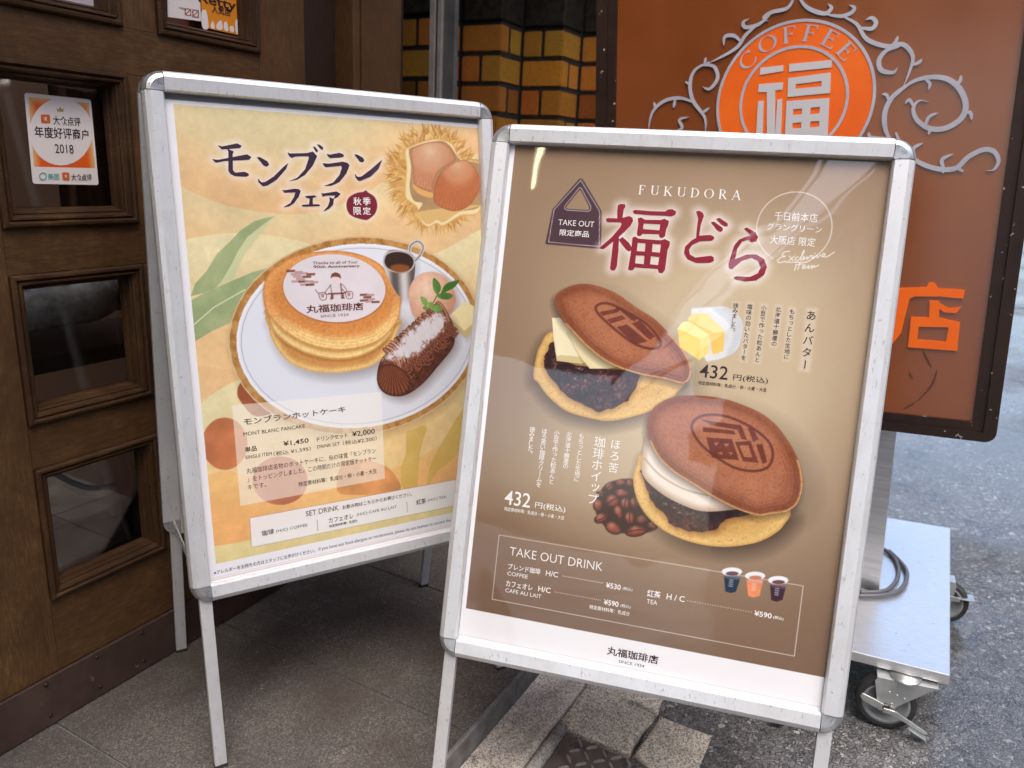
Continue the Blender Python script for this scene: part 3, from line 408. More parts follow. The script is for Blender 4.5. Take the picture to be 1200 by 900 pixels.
 [[-15.7,269.6],[-16.1,264.6],[-18.2,260.7],[-21.6,258.9],[-25.3,259.6],[-28.3,262.8],[-29.8,267.4],[-29.4,272.3],[-27.2,276.2],[-23.8,278.1],[-20.1,277.3],[-17.2,274.2]],
 [[-26.2,298.3],[-27.4,295.3],[-30.1,293.2],[-33.7,292.5],[-37.2,293.4],[-39.7,295.7],[-40.5,298.8],[-39.4,301.8],[-36.6,303.9],[-33,304.6],[-29.5,303.7],[-27,301.4]],
 [[-59,294.2],[-57.6,291.3],[-58.1,287.5],[-60.4,283.8],[-63.9,281.1],[-67.6,280.2],[-70.6,281.4],[-72,284.3],[-71.4,288.1],[-69.1,291.8],[-65.6,294.5],[-61.9,295.3]],
 [[-38.6,300.7],[-38.9,297.4],[-41.7,294.2],[-46,291.9],[-50.8,291.1],[-54.8,292.1],[-56.9,294.6],[-56.5,297.9],[-53.8,301.1],[-49.4,303.4],[-44.6,304.2],[-40.6,303.2]],
 [[-68.5,273.3],[-70.1,271.1],[-73.6,270],[-77.8,270.2],[-81.8,271.7],[-84.4,274],[-84.9,276.7],[-83.3,278.8],[-79.8,280],[-75.6,279.7],[-71.6,278.3],[-69,275.9]],
 [[-32.5,284],[-33.4,280.3],[-37.4,276.8],[-43.3,274.4],[-49.5,273.8],[-54.5,275.2],[-56.8,278.1],[-55.8,281.8],[-51.9,285.3],[-45.9,287.6],[-39.7,288.2],[-34.8,286.9]],
 [[-46.8,272.6],[-45.8,267.1],[-48,261.4],[-52.7,257.2],[-58.7,255.6],[-64.4,256.9],[-68.3,261],[-69.3,266.6],[-67.1,272.3],[-62.3,276.5],[-56.3,278.1],[-50.6,276.7]],
 [[-71,255.9],[-72.4,250.8],[-75.8,247.1],[-80.1,245.8],[-84.2,247.3],[-87.1,251.1],[-87.9,256.3],[-86.5,261.4],[-83.1,265.1],[-78.8,266.4],[-74.7,264.9],[-71.8,261]],
 [[-29.2,266.3],[-29.6,261.3],[-32,257.4],[-35.7,255.5],[-39.6,256.2],[-42.8,259.3],[-44.3,263.9],[-43.9,268.9],[-41.5,272.9],[-37.8,274.7],[-33.9,274],[-30.7,270.9]],
 [[0.5,248.7],[0.9,244.9],[-1,240.9],[-4.8,237.7],[-9.4,236.2],[-13.7,236.8],[-16.4,239.3],[-16.9,243.1],[-14.9,247.2],[-11.1,250.4],[-6.5,251.9],[-2.3,251.2]],
 [[-18.8,244.7],[-19.3,239.2],[-21.9,234.7],[-25.8,232.6],[-30.1,233.4],[-33.6,236.9],[-35.3,242.1],[-34.8,247.7],[-32.3,252.1],[-28.3,254.2],[-24,253.4],[-20.5,249.9]],
 [[-39.7,253],[-38.3,247.1],[-39,242],[-41.5,239.1],[-45.2,239.2],[-49.1,242.3],[-52.2,247.5],[-53.5,253.4],[-52.9,258.5],[-50.3,261.4],[-46.6,261.3],[-42.7,258.2]],
 [[-62,243.1],[-61.4,238.9],[-63.7,234],[-68.3,229.8],[-73.9,227.2],[-79.2,227.1],[-82.6,229.4],[-83.3,233.6],[-81,238.5],[-76.3,242.8],[-70.7,245.3],[-65.4,245.4]],
 [[-37.7,219.6],[-41.1,215.4],[-47.2,213.5],[-54.4,214.2],[-60.8,217.5],[-64.7,222.4],[-65.1,227.6],[-61.7,231.8],[-55.6,233.8],[-48.3,233],[-41.9,229.7],[-38,224.8]],
 [[1.8,229.9],[0.7,224.8],[-4.8,219.6],[-13,215.8],[-21.9,214.2],[-29.1,215.5],[-32.5,219.2],[-31.4,224.3],[-25.9,229.5],[-17.6,233.4],[-8.7,234.8],[-1.6,233.6]]],'beanbg':[[-84.7,259],[-79.4,277],[-69,293.3],[-48.3,302.5],[-26.8,304.4],[-14.4,279.5],[-1.8,252.3],[16.7,235.8],[-3.2,222.9],[-31.4,218.3],[-55.7,219.2],[-77.1,235.5]],'cloth':[[[29.9,574.3],[39.5,584],[60.6,587.1],[79.5,589.2],[97.5,579.6],[107.3,567.4],[108,543.5],[103.8,525.6],[88.3,513],[70.1,505.5],[56.8,509.6]],
 [[60.8,584.9],[79.5,588.8],[97.5,579.6],[107.3,567.4],[108,543.5],[101.9,523.2],[90.2,515.4],[95.3,544.4],[86.5,565.4]]],'yel':[[[25.5,565],[32,574.5],[53.3,576.5],[82.8,551.9],[84.2,521.4],[69.1,514.2],[61.9,538.8]],
 [[25.5,565],[32,574.5],[53.3,576.5],[82.8,551.9],[66.2,548.1]],
 [[12.1,549.3],[18.5,559.9],[59.3,543],[63.4,517],[49.9,504],[18.7,521.1]],
 [[12.1,549.3],[18.5,559.9],[28,562.4],[60.2,544.8],[48.3,536.3]],
 [[48.3,536.3],[60.2,544.8],[62.8,516.9],[49.9,504]]],'vtext':[('あんバター',204.3,597.1,505.1,14,'k',0.01,),('もちっとした生地に',176.6,595.6,518.2,7.7,'k',0.008,),('北海道十勝産の',156.7,597,536,7.8,'k',0.008,),('小豆で作った粒あんと',135.6,597.2,509.4,7.8,'k',0.008,),('塩味の効いたバターを',115.2,597.5,510.4,7.9,'k',0.008,),('挟みました。',94.6,596.7,548.7,7.9,'k',0.008,),('ほろ苦',-62.3,366.2,310.3,15.7,'w',0.006,),('珈琲ホイップ',-88.2,366.4,256.2,17.4,'w',0.006,),('もちっとした生地に',-118.4,367.4,288.5,8.8,'w',0.01,),('北海道十勝産の',-138.7,367.2,306.7,8.8,'w',0.01,),('小豆で作った粒あんと',-158.8,367.1,278.8,8.9,'w',0.01,),('ほろ苦い珈琲クリームを',-179.2,367.4,270.8,9,'w',0.01,),('挟みました。',-199.5,367.3,319.3,9.1,'w',0.01,)],'text':[('432',52.9,95.3,488.4,20.7,'k','l',0.01,),('円(税込)',103.5,154.6,483.3,10.8,'k','c',0.01,),('特定原材料等：乳成分・卵・小麦・大豆',52.8,154.2,469.4,6.1,'k','c',0.015,),('432',-233.3,-189.9,246.4,23.6,'w','l',0.01,),('円(税込)',-181.4,-131,241,11.8,'w','c',0.01,),('特定原材料等：乳成分・卵・小麦・大豆',-232.1,-131.4,227.2,6.5,'w','c',0.015,),('TAKE OUT DRINK',-215,-60.9,159,14.3,'w','l',-0.012,),('ブレンド珈琲',-215.3,-160.5,133.6,9.8,'w','c',0.02,),('H/C',-151.3,-130.9,133.5,8.8,'w','l',0.02,),('¥530',-52.7,-28.8,131.3,9,'w','l',0.03,),('(税込)',-25.7,-10,130.6,5.8,'w','c',0.01,),('COFFEE',-215,-180.3,121.8,6.5,'w','l',0,),('カフェオレ',-215.8,-170.4,105,9.8,'w','c',0.02,),('H/C',-160.9,-140.3,105.8,8.9,'w','l',0.02,),('¥590',-53,-29.1,103.7,9,'w','l',0.03,),('(税込)',-26.1,-9.8,102.6,5.9,'w','c',0.01,),('CAFE AU LAIT',-215.4,-154.4,93.4,6.5,'w','l',0,),('特定原材料等：乳成分',-74.7,-10,91.6,6.9,'w','c',0.015,),('紅茶',13.1,34.2,130.2,11.4,'w','c',0.03,),('H / C',43.5,71.3,130.4,9.3,'w','l',0.02,),('TEA',14,30.4,117.1,7,'w','l',0,),('¥590',176.2,201.8,128.6,8.6,'w','l',0.03,),('(税込)',203.9,219.1,127.2,5.7,'w','c',0.02,),('丸福珈琲店',-38.8,42.5,27,14,'lg','c',0.03,),('SINCE 1934',-18.7,22,13.2,4.6,'lg','l',0,),('TAKE OUT',-194.4,-136.3,701,8.8,'w','l',-0.006,),('限定商品',-190.4,-142.8,684.9,10.1,'w','c',0.012,),('千日前本店',134.5,196.2,732.4,13,'w','c',0,),('グラングリーン',125.7,204.1,715.8,10.6,'w','c',0,),('大阪店 限定',132.6,197.3,696.4,13.1,'w','c',0,)],'box':[[-236.2,185],[240.9,179.7],[241,71.9],[-236.4,76.3]],'dots':[[[-123.8,133.5],[-58.6,133]],
 [[-133.1,105.5],[-58.8,104.6]],
 [[76.2,129.3],[171.6,128.9]]],'cups':[([[151.2,188.5],[150.7,186.4],[148.8,184.2],[145.7,182.2],[141.6,180.5],[137.1,179.4],[132.5,178.9],[128.2,179.1],[124.7,180],[122.4,181.4],[121.4,183.3],[121.9,185.4],[123.8,187.6],[127,189.6],[131,191.3],[135.6,192.4],[140.2,192.9],[144.4,192.7],[147.9,191.8],[150.2,190.4]],
 [[146.7,184.8],[146.1,183.4],[144.2,181.9],[141.2,180.6],[137.5,179.7],[133.8,179.3],[130.6,179.5],[128.4,180.2],[127.5,181.4],[128.1,182.8],[130,184.3],[133.1,185.6],[136.7,186.5],[140.4,186.9],[143.6,186.7],[145.8,185.9]],
 [[125.2,177.3],[150.5,180.6],[145.8,156.4],[138.6,152.7],[130.3,153.6]],),([[185.3,187.9],[184.8,185.8],[183,183.7],[179.9,181.7],[175.9,180],[171.5,178.9],[166.9,178.4],[162.7,178.6],[159.3,179.5],[157,180.9],[156,182.8],[156.5,184.9],[158.4,187.1],[161.5,189.1],[165.4,190.7],[169.9,191.8],[174.5,192.3],[178.7,192.1],[182.1,191.2],[184.4,189.8]],
 [[180.9,184.3],[180.4,182.8],[178.5,181.4],[175.5,180.1],[171.9,179.2],[168.2,178.8],[165.1,179],[162.9,179.7],[162,180.9],[162.6,182.3],[164.5,183.7],[167.5,185],[171.1,185.9],[174.7,186.3],[177.9,186.1],[180.1,185.4]],
 [[159,177.2],[183.2,180.8],[180.6,155.5],[171.2,151.8],[164.1,152.9]],),([[219,187.2],[218.6,185.1],[216.7,182.9],[213.7,180.9],[209.8,179.3],[205.4,178.2],[200.9,177.7],[196.7,177.9],[193.4,178.7],[191.1,180.1],[190.1,182],[190.6,184.1],[192.5,186.3],[195.5,188.3],[199.4,189.9],[203.9,191],[208.4,191.5],[212.5,191.3],[215.9,190.4],[218.1,189]],
 [[214.7,183.5],[214.2,182.1],[212.3,180.7],[209.3,179.4],[205.8,178.5],[202.2,178.1],[199.1,178.3],[196.9,179],[196.1,180.1],[196.6,181.5],[198.5,183],[201.5,184.2],[205,185.1],[208.6,185.5],[211.7,185.3],[213.9,184.6]],
 [[193.6,176.1],[217.1,179.1],[214.2,155.6],[205.6,151.5],[198.2,152.6]],)],'fukudora':[-71.8,83,759.8,14.8],'white':[[-281,52.8],[285,48.7]]}
ART_S = {'disc':[-311.9,1284,165.8],'fuku':[[[-384.3,1359.1],[-335.9,1360.3],[-335.1,1348.2],[-384.8,1344.3]],
 [[-385.8,1325.3],[-333.6,1325.3],[-334.6,1309.9],[-349.8,1309.7],[-343.5,1211.1],[-361.2,1211.9],[-367.1,1307.5],[-386.2,1308.9]],
 [[-385.1,1289.6],[-373.1,1290.2],[-370.5,1212.4],[-384.9,1213]],
 [[-343.7,1290.2],[-333.4,1290.9],[-330.9,1210.5],[-343.5,1211.1]],
 [[-323.7,1361.2],[-237.7,1362],[-237.2,1347.1],[-322.7,1345.8]],
 [[-323.8,1332.6],[-237.7,1337.4],[-235.8,1296],[-322.6,1294.2]],
 [[-324.1,1285.5],[-236.3,1286.2],[-234.2,1207.3],[-322.4,1208.7]]],'fukuh':{5:[[[-307.3,1319.2],[-254.8,1321.8],[-253.9,1310.5],[-307.3,1309.9]]],6:[[[-309.2,1267.6],[-290.9,1268.4],[-290,1256.2],[-308.4,1256]],
 [[-273.4,1268.7],[-253.5,1269.4],[-254.5,1256.1],[-273.1,1255.2]],
 [[-308.6,1238.9],[-290.2,1240],[-289.3,1227.7],[-307.8,1228]],
 [[-272,1240.3],[-253.3,1240.6],[-252.4,1229.1],[-271.8,1228.1]]]},'scroll':[(13,[[-313.4,1493.2],[-293.3,1469.8],[-259.7,1455.1],[-246.3,1464.2],[-254.7,1473.4]],),(12,[[-253.1,1452.4],[-227.1,1446.3],[-207.4,1450.3],[-201.9,1459.6],[-213,1465.9]],),(13,[[-220.7,1444.3],[-194.2,1426.9],[-173,1396.5],[-134.7,1379],[-104.8,1379.7],[-84.7,1355.6],[-87.7,1326.1],[-97.9,1294.3]],),(13,[[-187.4,1419.9],[-165.4,1415.7],[-158.4,1426.1],[-167.2,1436.4],[-179.2,1433.4]],),(14,[[-110.4,1376],[-134,1370.8],[-146.4,1353.1],[-139.7,1333.6],[-117.9,1327.4],[-110.8,1336.2]],),(10,[[-87.2,1338.5],[-72.8,1342.2],[-67.6,1349.1]],),(10,[[-125.6,1378.1],[-118.5,1386],[-115.3,1396.8]],),(15,[[-85.6,1304.1],[-113.5,1280.8],[-126,1249.6],[-120.9,1213.7],[-106.5,1192.1]],),(16,[[-113.2,1277.6],[-85.6,1303.4],[-56.9,1312.4],[-21.8,1308.3],[4.3,1287.9],[19,1256.2],[13.9,1230.5],[-11.8,1213.2],[-41.2,1214.7],[-65.6,1233.2],[-73.8,1255.9],[-64.4,1269.2],[-47.5,1265.6]],),(9,[[-44.5,1217.4],[-39.5,1209.5],[-41.7,1202]],),(11,[[-6.1,1294.8],[3.6,1300.2],[5.1,1312.3]],),(10,[[16.7,1240.9],[28.7,1240.2],[32.5,1225.7]],),(9,[[-59.7,1311.4],[-48.8,1301.2],[-49.9,1288.9]],),(10,[[-48.8,1219.5],[-43.4,1236.4],[-27.8,1243.6]],),(9,[[-122.2,1275.1],[-126.1,1284.9],[-134.9,1286.8]],),(9,[[-74.1,1259.1],[-82.6,1272.3],[-90.2,1264.6]],),(15,[[-102,1209.5],[-89.4,1186.1],[-58.9,1152.4],[-21.3,1135],[13.9,1134],[34.5,1155.6],[58.5,1168.5],[77.3,1164.6],[87.2,1146.2],[81.3,1130.1],[68.7,1128]],),(11,[[-60.4,1155.7],[-66,1175.4],[-49.1,1186.3]],),(11,[[-6.6,1134.6],[-11.3,1152.1],[7.9,1162.9]],),(8,[[-12.7,1136.7],[-5.6,1124.9]],),(9,[[16.6,1135.8],[29,1127.2]],),(10,[[-153.8,1212],[-146.6,1201.8],[-105.9,1198.6]],),(12,[[-322.7,1494.4],[-334.7,1474.7],[-366.9,1470.1],[-383.5,1460.9],[-372.6,1452.4]],),(12,[[-370.1,1465.9],[-393.2,1448.8],[-421.1,1445.8],[-426.6,1457.1],[-413.5,1462.3]],),(12,[[-398.6,1446.1],[-420.1,1429.7],[-441.6,1403.6],[-501.2,1378.2]],),(12,[[-430.1,1417.3],[-445.2,1431],[-465.4,1431],[-467.4,1412.9]],),(12,[[-497.6,1381.4],[-530.8,1366.8],[-541,1335.8],[-531.8,1299.5],[-503.4,1261.9],[-501.1,1225.8]],),(12,[[-519.8,1376.4],[-488.2,1371.5],[-478,1345],[-494.9,1323.9],[-511.8,1330.1]],),(12,[[-527.8,1295.7],[-563.1,1308.8],[-602.4,1304.3],[-629.7,1280.4],[-639.2,1240]],),(10,[[-580,1231.1],[-556.7,1241.7],[-562.9,1261],[-539.7,1265.5]],),(9,[[-508.7,1378.9],[-507,1391.9]],),(9,[[-509.3,1273],[-493,1282.7]],),(8,[[-538.7,1335.7],[-552.8,1343.9]],),(8,[[-621.9,1287.2],[-626.4,1304.4]],),(10,[[-574.8,1306],[-578,1288.1]],)],'ten':[[[-68.8,887.9],[-13.3,892.8],[-10.5,902.5],[0.1,902.9],[8.1,891.3],[57.2,889.8],[56.2,870.8],[13.7,873.5],[-34.3,871.2],[-43,865.8],[-47.2,834.8],[-52.4,790.8],[-68.3,763],[-79.4,760.2],[-69.2,833.5],[-66.6,864.6]],
 [[-5.1,864.7],[13.5,864.4],[16.1,829.4],[55.8,821.6],[57.2,760.1],[-36.2,760.5],[-36.6,827.4],[-2.5,828.2]],
 [[14,859.6],[31.9,850.3],[54.9,854],[47,840.3],[25,840.3],[14.8,847.6]]],'tenh':{1:[[[-19.8,806.8],[36.2,809.4],[34.1,778.6],[-19.9,779.4]]]},'scuff':[[[23.5,715.4],[21.7,696.3],[15.1,675.3],[3.3,656.1],[-7.8,639.3]],
 [[-11.6,638.2],[-19.2,630.8],[-32.4,620.7]],
 [[-6.4,753.6],[5,732.6],[14.1,717.7]],
 [[-28.1,705.4],[-23.8,694.9],[-19.5,690.9]]],'cord':[[[-0.036,0.582],[-0.017,0.542],[-0.007,0.484],[-0.008,0.424],[-0.019,0.375],[-0.037,0.345],[-0.082,0.318]],
 [[-0.035,0.587],[-0.008,0.539],[0.011,0.486],[0.012,0.42],[-0.002,0.363],[-0.035,0.324],[-0.083,0.297]]]}
ART_K = {'sticker':[[784.5,1145.7],[899.3,1145.2],[898.9,999],[780.9,1000.9]],'circle':[[896.7,1091],[894.4,1079.7],[889.8,1068.8],[883.3,1058.6],[875,1049.6],[865.4,1042.2],[854.9,1036.6],[843.8,1033.1],[832.7,1031.8],[822,1032.6],[812.1,1035.5],[803.4,1040.3],[796.1,1046.9],[790.5,1054.9],[786.8,1064],[785.1,1074],[785.3,1084.4],[787.6,1094.9],[791.8,1105.1],[797.7,1114.7],[805.2,1123.3],[814.1,1130.7],[823.9,1136.5],[834.5,1140.5],[845.3,1142.5],[856.1,1142.5],[866.4,1140.3],[875.7,1136.1],[883.8,1129.9],[890.1,1121.9],[894.5,1112.5],[896.8,1102.1]],'orange':[[790.2,1139.6],[893.9,1139],[895,1028.8],[786.1,1028.8]],'text':[('大众点评',826.8,875.7,1105.8,15,'k','c',0.02,),('年度好评商户',793.3,888.1,1085.1,18.8,'k','c',0.02,),('2018',824.9,857.7,1059.5,15.2,'k','l',0.01,),('美团',807.3,827.1,1013,10.4,'g','c',0.02,),('大众点评',848.3,886.2,1012.1,11.7,'k','c',0.02,),('人気店',1174.7,1222.2,1342.3,16,'k','c',0.03,),('Retty',1143.1,1237.3,1354.8,24.3,'k','l',0.03,)],'icon':[[[807.1,1113.4],[822.5,1114.1],[821.8,1099.9],[806.4,1099.3]],
 [[832.9,1020.4],[845.6,1020.1],[845.1,1007.1],[832.5,1007.4]]],'giko':[[805.9,1013.3],[804.6,1010],[801.8,1007.6],[798.3,1006.7],[795,1007.5],[792.8,1009.9],[792.3,1013.2],[793.6,1016.4],[796.4,1018.9],[799.9,1019.8],[803.1,1019],[805.3,1016.6]],'crown':[[835.1,1126.5],[838.2,1123.1],[841.8,1128.5],[844.7,1123.7],[848.6,1127.2],[846.3,1120.6],[835.9,1120.2]],'paper':[[1076.9,1416.6],[1149.6,1433.4],[1147.3,1313.9],[1070.7,1308.4]],'card':[[1153,1434.2],[1252.9,1457.3],[1245.6,1303.2],[1148.6,1303.8]],'figs':[[[1148.5,1329.6],[1159.3,1336.7],[1163.2,1324.4],[1163.7,1303.6],[1149.9,1302.4]],
 [[1233.7,1328.5],[1245.3,1334.2],[1249.9,1323],[1245.7,1304.8],[1233.8,1306.8]],
 [[1171.3,1312.7],[1176.7,1318.9],[1180,1306.3],[1170.9,1305.8]],
 [[1185.6,1315.1],[1196.9,1323.9],[1199.3,1307.2],[1185,1306]],
 [[1203.9,1320.8],[1211.3,1323.1],[1213.9,1307.4],[1204.4,1307]],
 [[1218.1,1315.1],[1227.1,1318.2],[1228.7,1307.6],[1219.7,1306.7]]],'nosmoke':[[[1110.1,1330.4],[1124.6,1332],[1123.6,1319.1],[1109.1,1318.1]],
 [[1127.2,1331.9],[1143.4,1333.3],[1142.3,1318.7],[1126.1,1318]]],'ulpaper':[[855,1340],[939.2,1358.1],[930.5,1300.2],[857.2,1297.6]]}
# ------------------------------------------------------------------ printed pictures (painted into vertex colours of the flat posters)
def fbm(h, w, base, octv=4, seed=0, gain=.55, asp=1.0):
    g = np.random.default_rng(seed); out = np.zeros((h, w)); amp = 1; tot = 0
    for o in range(octv):
        ny = max(2, int(base*2**o*h/w*asp)+2); nx = int(base*2**o)+2; a = g.random((ny, nx))
        y = np.linspace(0, ny-1.001, h); x = np.linspace(0, nx-1.001, w); yi = y.astype(int); xi = x.astype(int)
        fy = (y-yi); fx = (x-xi); fy = (fy*fy*(3-2*fy))[:, None]; fx = (fx*fx*(3-2*fx))[None, :]
        out += amp*((a[yi][:, xi]*(1-fy)+a[yi+1][:, xi]*fy)*(1-fx)+(a[yi][:, xi+1]*(1-fy)+a[yi+1][:, xi+1]*fy)*fx); tot += amp; amp *= gain
    return out/tot
def C255(*c): return np.array(c, float)/255
def sst(a, b, x): t = np.clip((x-a)/(b-a), 0, 1); return t*t*(3-2*t)
class Canvas:
    def __init__(s, u0, u1, v0, v1, cell):
        s.u0, s.v0, s.cell = u0, v0, cell; s.w = int(round((u1-u0)/cell))+1; s.h = int(round((v1-v0)/cell))+1
        s.U = u0+np.arange(s.w)*cell; s.V = v0+np.arange(s.h)*cell
        s.px = np.ones((s.h, s.w, 3))*.9
        s.n1 = fbm(s.h, s.w, 12, 5, 1); s.n2 = fbm(s.h, s.w, 60, 4, 2); s.n3 = np.random.default_rng(3).random((s.h, s.w)); s.n4 = fbm(s.h, s.w, 170, 2, 5)
    def win(s, P, pad):
        i0 = max(0, int((P[:, 0].min()-pad-s.u0)/s.cell)); i1 = min(s.w, int((P[:, 0].max()+pad-s.u0)/s.cell)+2)
        j0 = max(0, int((P[:, 1].min()-pad-s.v0)/s.cell)); j1 = min(s.h, int((P[:, 1].max()+pad-s.v0)/s.cell)+2)
        return slice(j0, max(j1, j0)), slice(i0, max(i1, i0))
    def dist(s, P, pad=3, closed=True):
        P = np.array(P, float); w = s.win(P, pad); X, Y = np.meshgrid(s.U[w[1]], s.V[w[0]]); d = np.full(X.shape, 1e9); ins = np.zeros(X.shape, bool)
        for k in range(len(P) if closed else len(P)-1):
            a, b = P[k], P[(k+1) % len(P)]; e = b-a; L2 = e@e+1e-12
            t = np.clip(((X-a[0])*e[0]+(Y-a[1])*e[1])/L2, 0, 1); d = np.minimum(d, (X-a[0]-t*e[0])**2+(Y-a[1]-t*e[1])**2)
            if closed:
                c = (a[1] > Y) != (b[1] > Y)
                if c.any(): ins ^= c & (X < e[0]*(Y-a[1])/(e[1] if abs(e[1]) > 1e-12 else 1e-12)+a[0])
        d = np.sqrt(d); return w, np.where(ins, -d, d), X, Y
    def blend(s, w, a, c):
        a = a[..., None]; s.px[w] = s.px[w]*(1-a)+a*c
    def fill(s, P, c, alpha=1.0, soft=1.0, smooth=0, pad=None, holes=()):
        if smooth: P = spline(P, smooth)
        w, d, X, Y = s.dist(P, pad if pad is not None else soft+2)
        for h in holes:
            w2, d2, _, _ = s.dist(h, 1e4); d2 = d2[w]; d = np.maximum(d, -d2)
        a = np.clip(.5-d/soft, 0, 1)*alpha
        col = c(X, Y, -d, w) if callable(c) else np.broadcast_to(c, X.shape+(3,))
        s.blend(w, a, col); return w, d
    def line(s, P, width, c, alpha=1.0, soft=1.0, smooth=0):
        if smooth: P = spline(P, smooth, False)
        w, d, X, Y = s.dist(P, width+3, False); s.blend(w, np.clip(.5-(d-width/2)/soft, 0, 1)*alpha, np.broadcast_to(c, X.shape+(3,)))
    def glow(s, P, r, c, alpha):
        w, d, X, Y = s.dist(P, r*1.2); s.blend(w, alpha*np.clip(1-np.maximum(d, 0)/r, 0, 1)**1.6, np.broadcast_to(c, X.shape+(3,)))
    def shadow(s, P, dx, dy, r, alpha, c=(.16, .11, .09)):
        P = np.array(P, float)+[dx, dy]; w, d, X, Y = s.dist(P, r*1.1); s.blend(w, alpha*np.clip(.5-d/(2*r), 0, 1), np.broadcast_to(np.array(c), X.shape+(3,)))
def mixn(a, b, t): return a*(1-t[..., None])+b*t[..., None]
def paint_left(A):
    s = Canvas(-288, 290, -6, 811, 1.0); s.px[:] = C255(238, 238, 242)
    art = A['art']; x0 = art[0][0]; ytop = 805; ybot = 31.5
    U, V = np.meshgrid(s.U, s.V)
    bg = np.broadcast_to(C255(221, 203, 152), s.px.shape).copy()
    def below(curve, fn, up=False):
        Cv = np.array(curve); Cv = Cv[np.argsort(Cv[:, 0])]; P = spline(Cv, 6, False)
        P = np.concatenate([[[-400, P[0, 1]-4]], P, [[400, P[-1, 1]]]]); yy = np.interp(s.U, P[:, 0], P[:, 1])[None, :]
        d = (V-yy) if up else (yy-V); m = np.clip(d/1.2+.5, 0, 1); nonlocal bg; bg = bg*(1-m[..., None])+fn(np.maximum(d, 0))*m[..., None]
    W_ = A['waves']
    below(W_[0], lambda d: mixn(C255(226, 180, 126), C255(222, 205, 155), sst(0, 150, d)), True)
    below(W_[0], lambda d: mixn(C255(223, 201, 150), C255(226, 186, 132), sst(0, 90, d)))
    below(W_[1], lambda d: mixn(C255(228, 216, 166), C255(233, 190, 132), sst(10, 190, d)))
    below(W_[2], lambda d: mixn(C255(229, 183, 126), C255(236, 205, 150), sst(0, 120, d)))
    below(W_[3], lambda d: mixn(C255(229, 219, 168), C255(236, 200, 135), sst(0, 150, d)))
    below(W_[4], lambda d: mixn(C255(238, 186, 112), C255(238, 170, 98), sst(0, 90, d)))
    below(W_[5], lambda d: mixn(C255(226, 208, 142), C255(222, 204, 140), sst(0, 60, d)))
    bg = bg*.84+C255(246, 234, 206)*.16; bg *= (1+(s.n1-.5)*.12+(s.n2-.5)*.07+(s.n3-.5)*.03)[..., None]
    ins = (U > x0) & (V < ytop) & (V > ybot); s.px[ins] = bg[ins]
    # burr
    cx, cy = A['burr'][0]; g = np.random.default_rng(11)
    for k in range(1150):
        a = g.uniform(0, 2*math.pi); r0 = g.uniform(30, 92); ln = g.uniform(16, 40); r1 = min(r0+ln, 112+g.uniform(-14, 8)); a2 = a+g.uniform(-.22, .22); w_ = g.uniform(1.4, 3.6)
        p0 = np.array([cx+r0*math.cos(a), cy+r0*math.sin(a)*.98]); p1 = np.array([cx+r1*math.cos(a2), cy+r1*math.sin(a2)*.98]); t = (p1-p0)/np.linalg.norm(p1-p0); n_ = np.array([-t[1], t[0]])*w_
        c = C255(*[(214, 168, 92), (196, 148, 78), (226, 186, 112), (176, 124, 62), (205, 155, 95)][g.integers(5)])
        if p0[0] > 284 or p0[1] > 803: continue
        s.fill([p0+n_, p1, p0-n_], c, .72, 1.2)
    s.fill(A['husk'], lambda X, Y, d, w: mixn(C255(206, 168, 100), C255(236, 216, 168), sst(0, 4, d)), smooth=5); s.fill(A['huskin'], lambda X, Y, d, w: mixn(C255(196, 160, 112), C255(150, 120, 92), np.clip(s.n1[w]*1.2-.2, 0, 1)), smooth=5)
    s.fill(np.array(A['huskin'])[[6, 7, 8, 9, 10, 11, 12]], C255(226, 190, 122), .8, smooth=5)
    def nut(c0, c1, tip, freq):
        def f(X, Y, d, w):
            an = np.arctan2(Y-tip[1], X-tip[0]); r = np.hypot(X-tip[0], Y-tip[1]); st = .5+.5*np.sin(an*freq+s.n1[w]*5)
            c = mixn(c0, c1, np.clip(st*.34+s.n1[w]*.7+(s.n4[w]-.5)*.5-.12, 0, 1)); c = mixn(c, C255(232, 208, 178), np.clip(1-r/44, 0, 1)*.85*(.55+.45*st)); c = mixn(c, C255(224, 176, 140), np.clip(1-np.abs(r-34)/18, 0, 1)*.25); return mixn(c, C255(150, 86, 60), np.clip(1-d/4, 0, 1)*.5)
        return f
    n1 = np.array(A['nut1']); n2 = np.array(A['nut2'])
    s.fill(n1, nut(C255(206, 148, 110), C255(180, 118, 84), (n1[:, 0].mean()-2, n1[:, 1].max()-18), 61), smooth=5); s.fill(n2, nut(C255(196, 122, 78), C255(170, 98, 62), (n2[1, 0]-22, n2[1, 1]-6), 73), smooth=5); s.fill(A['kern'], C255(222, 172, 104), smooth=4)
    for x in ('top',):  # paper margin again over the burr
        m = (V > ytop) | (U < x0); s.px[m] = C255(238, 238, 242)
    # leaves
    def leaf(c0, c1): return lambda X, Y, d, w: mixn(c0, c1, np.clip((s.n1[w]-.3)*1.8, 0, 1))
    m0 = A['leaf1']; s.fill(m0, leaf(C255(138, 160, 112), C255(176, 188, 140)), .9, 1.5); s.fill(A['leaf1b'], leaf(C255(196, 205, 160), C255(214, 214, 168)), .85, 1.5)
    s.fill(A['leaf2'], leaf(C255(140, 164, 116), C255(186, 196, 150)), .9, 1.5); s.line(A['rib2'], 2, C255(226, 226, 190), .9)
    m = U < x0; s.px[m] = C255(238, 238, 242)
    for P in A['oleaf']: s.fill(P, leaf(C255(206, 172, 84), C255(222, 190, 104)), .75, 2, smooth=4)
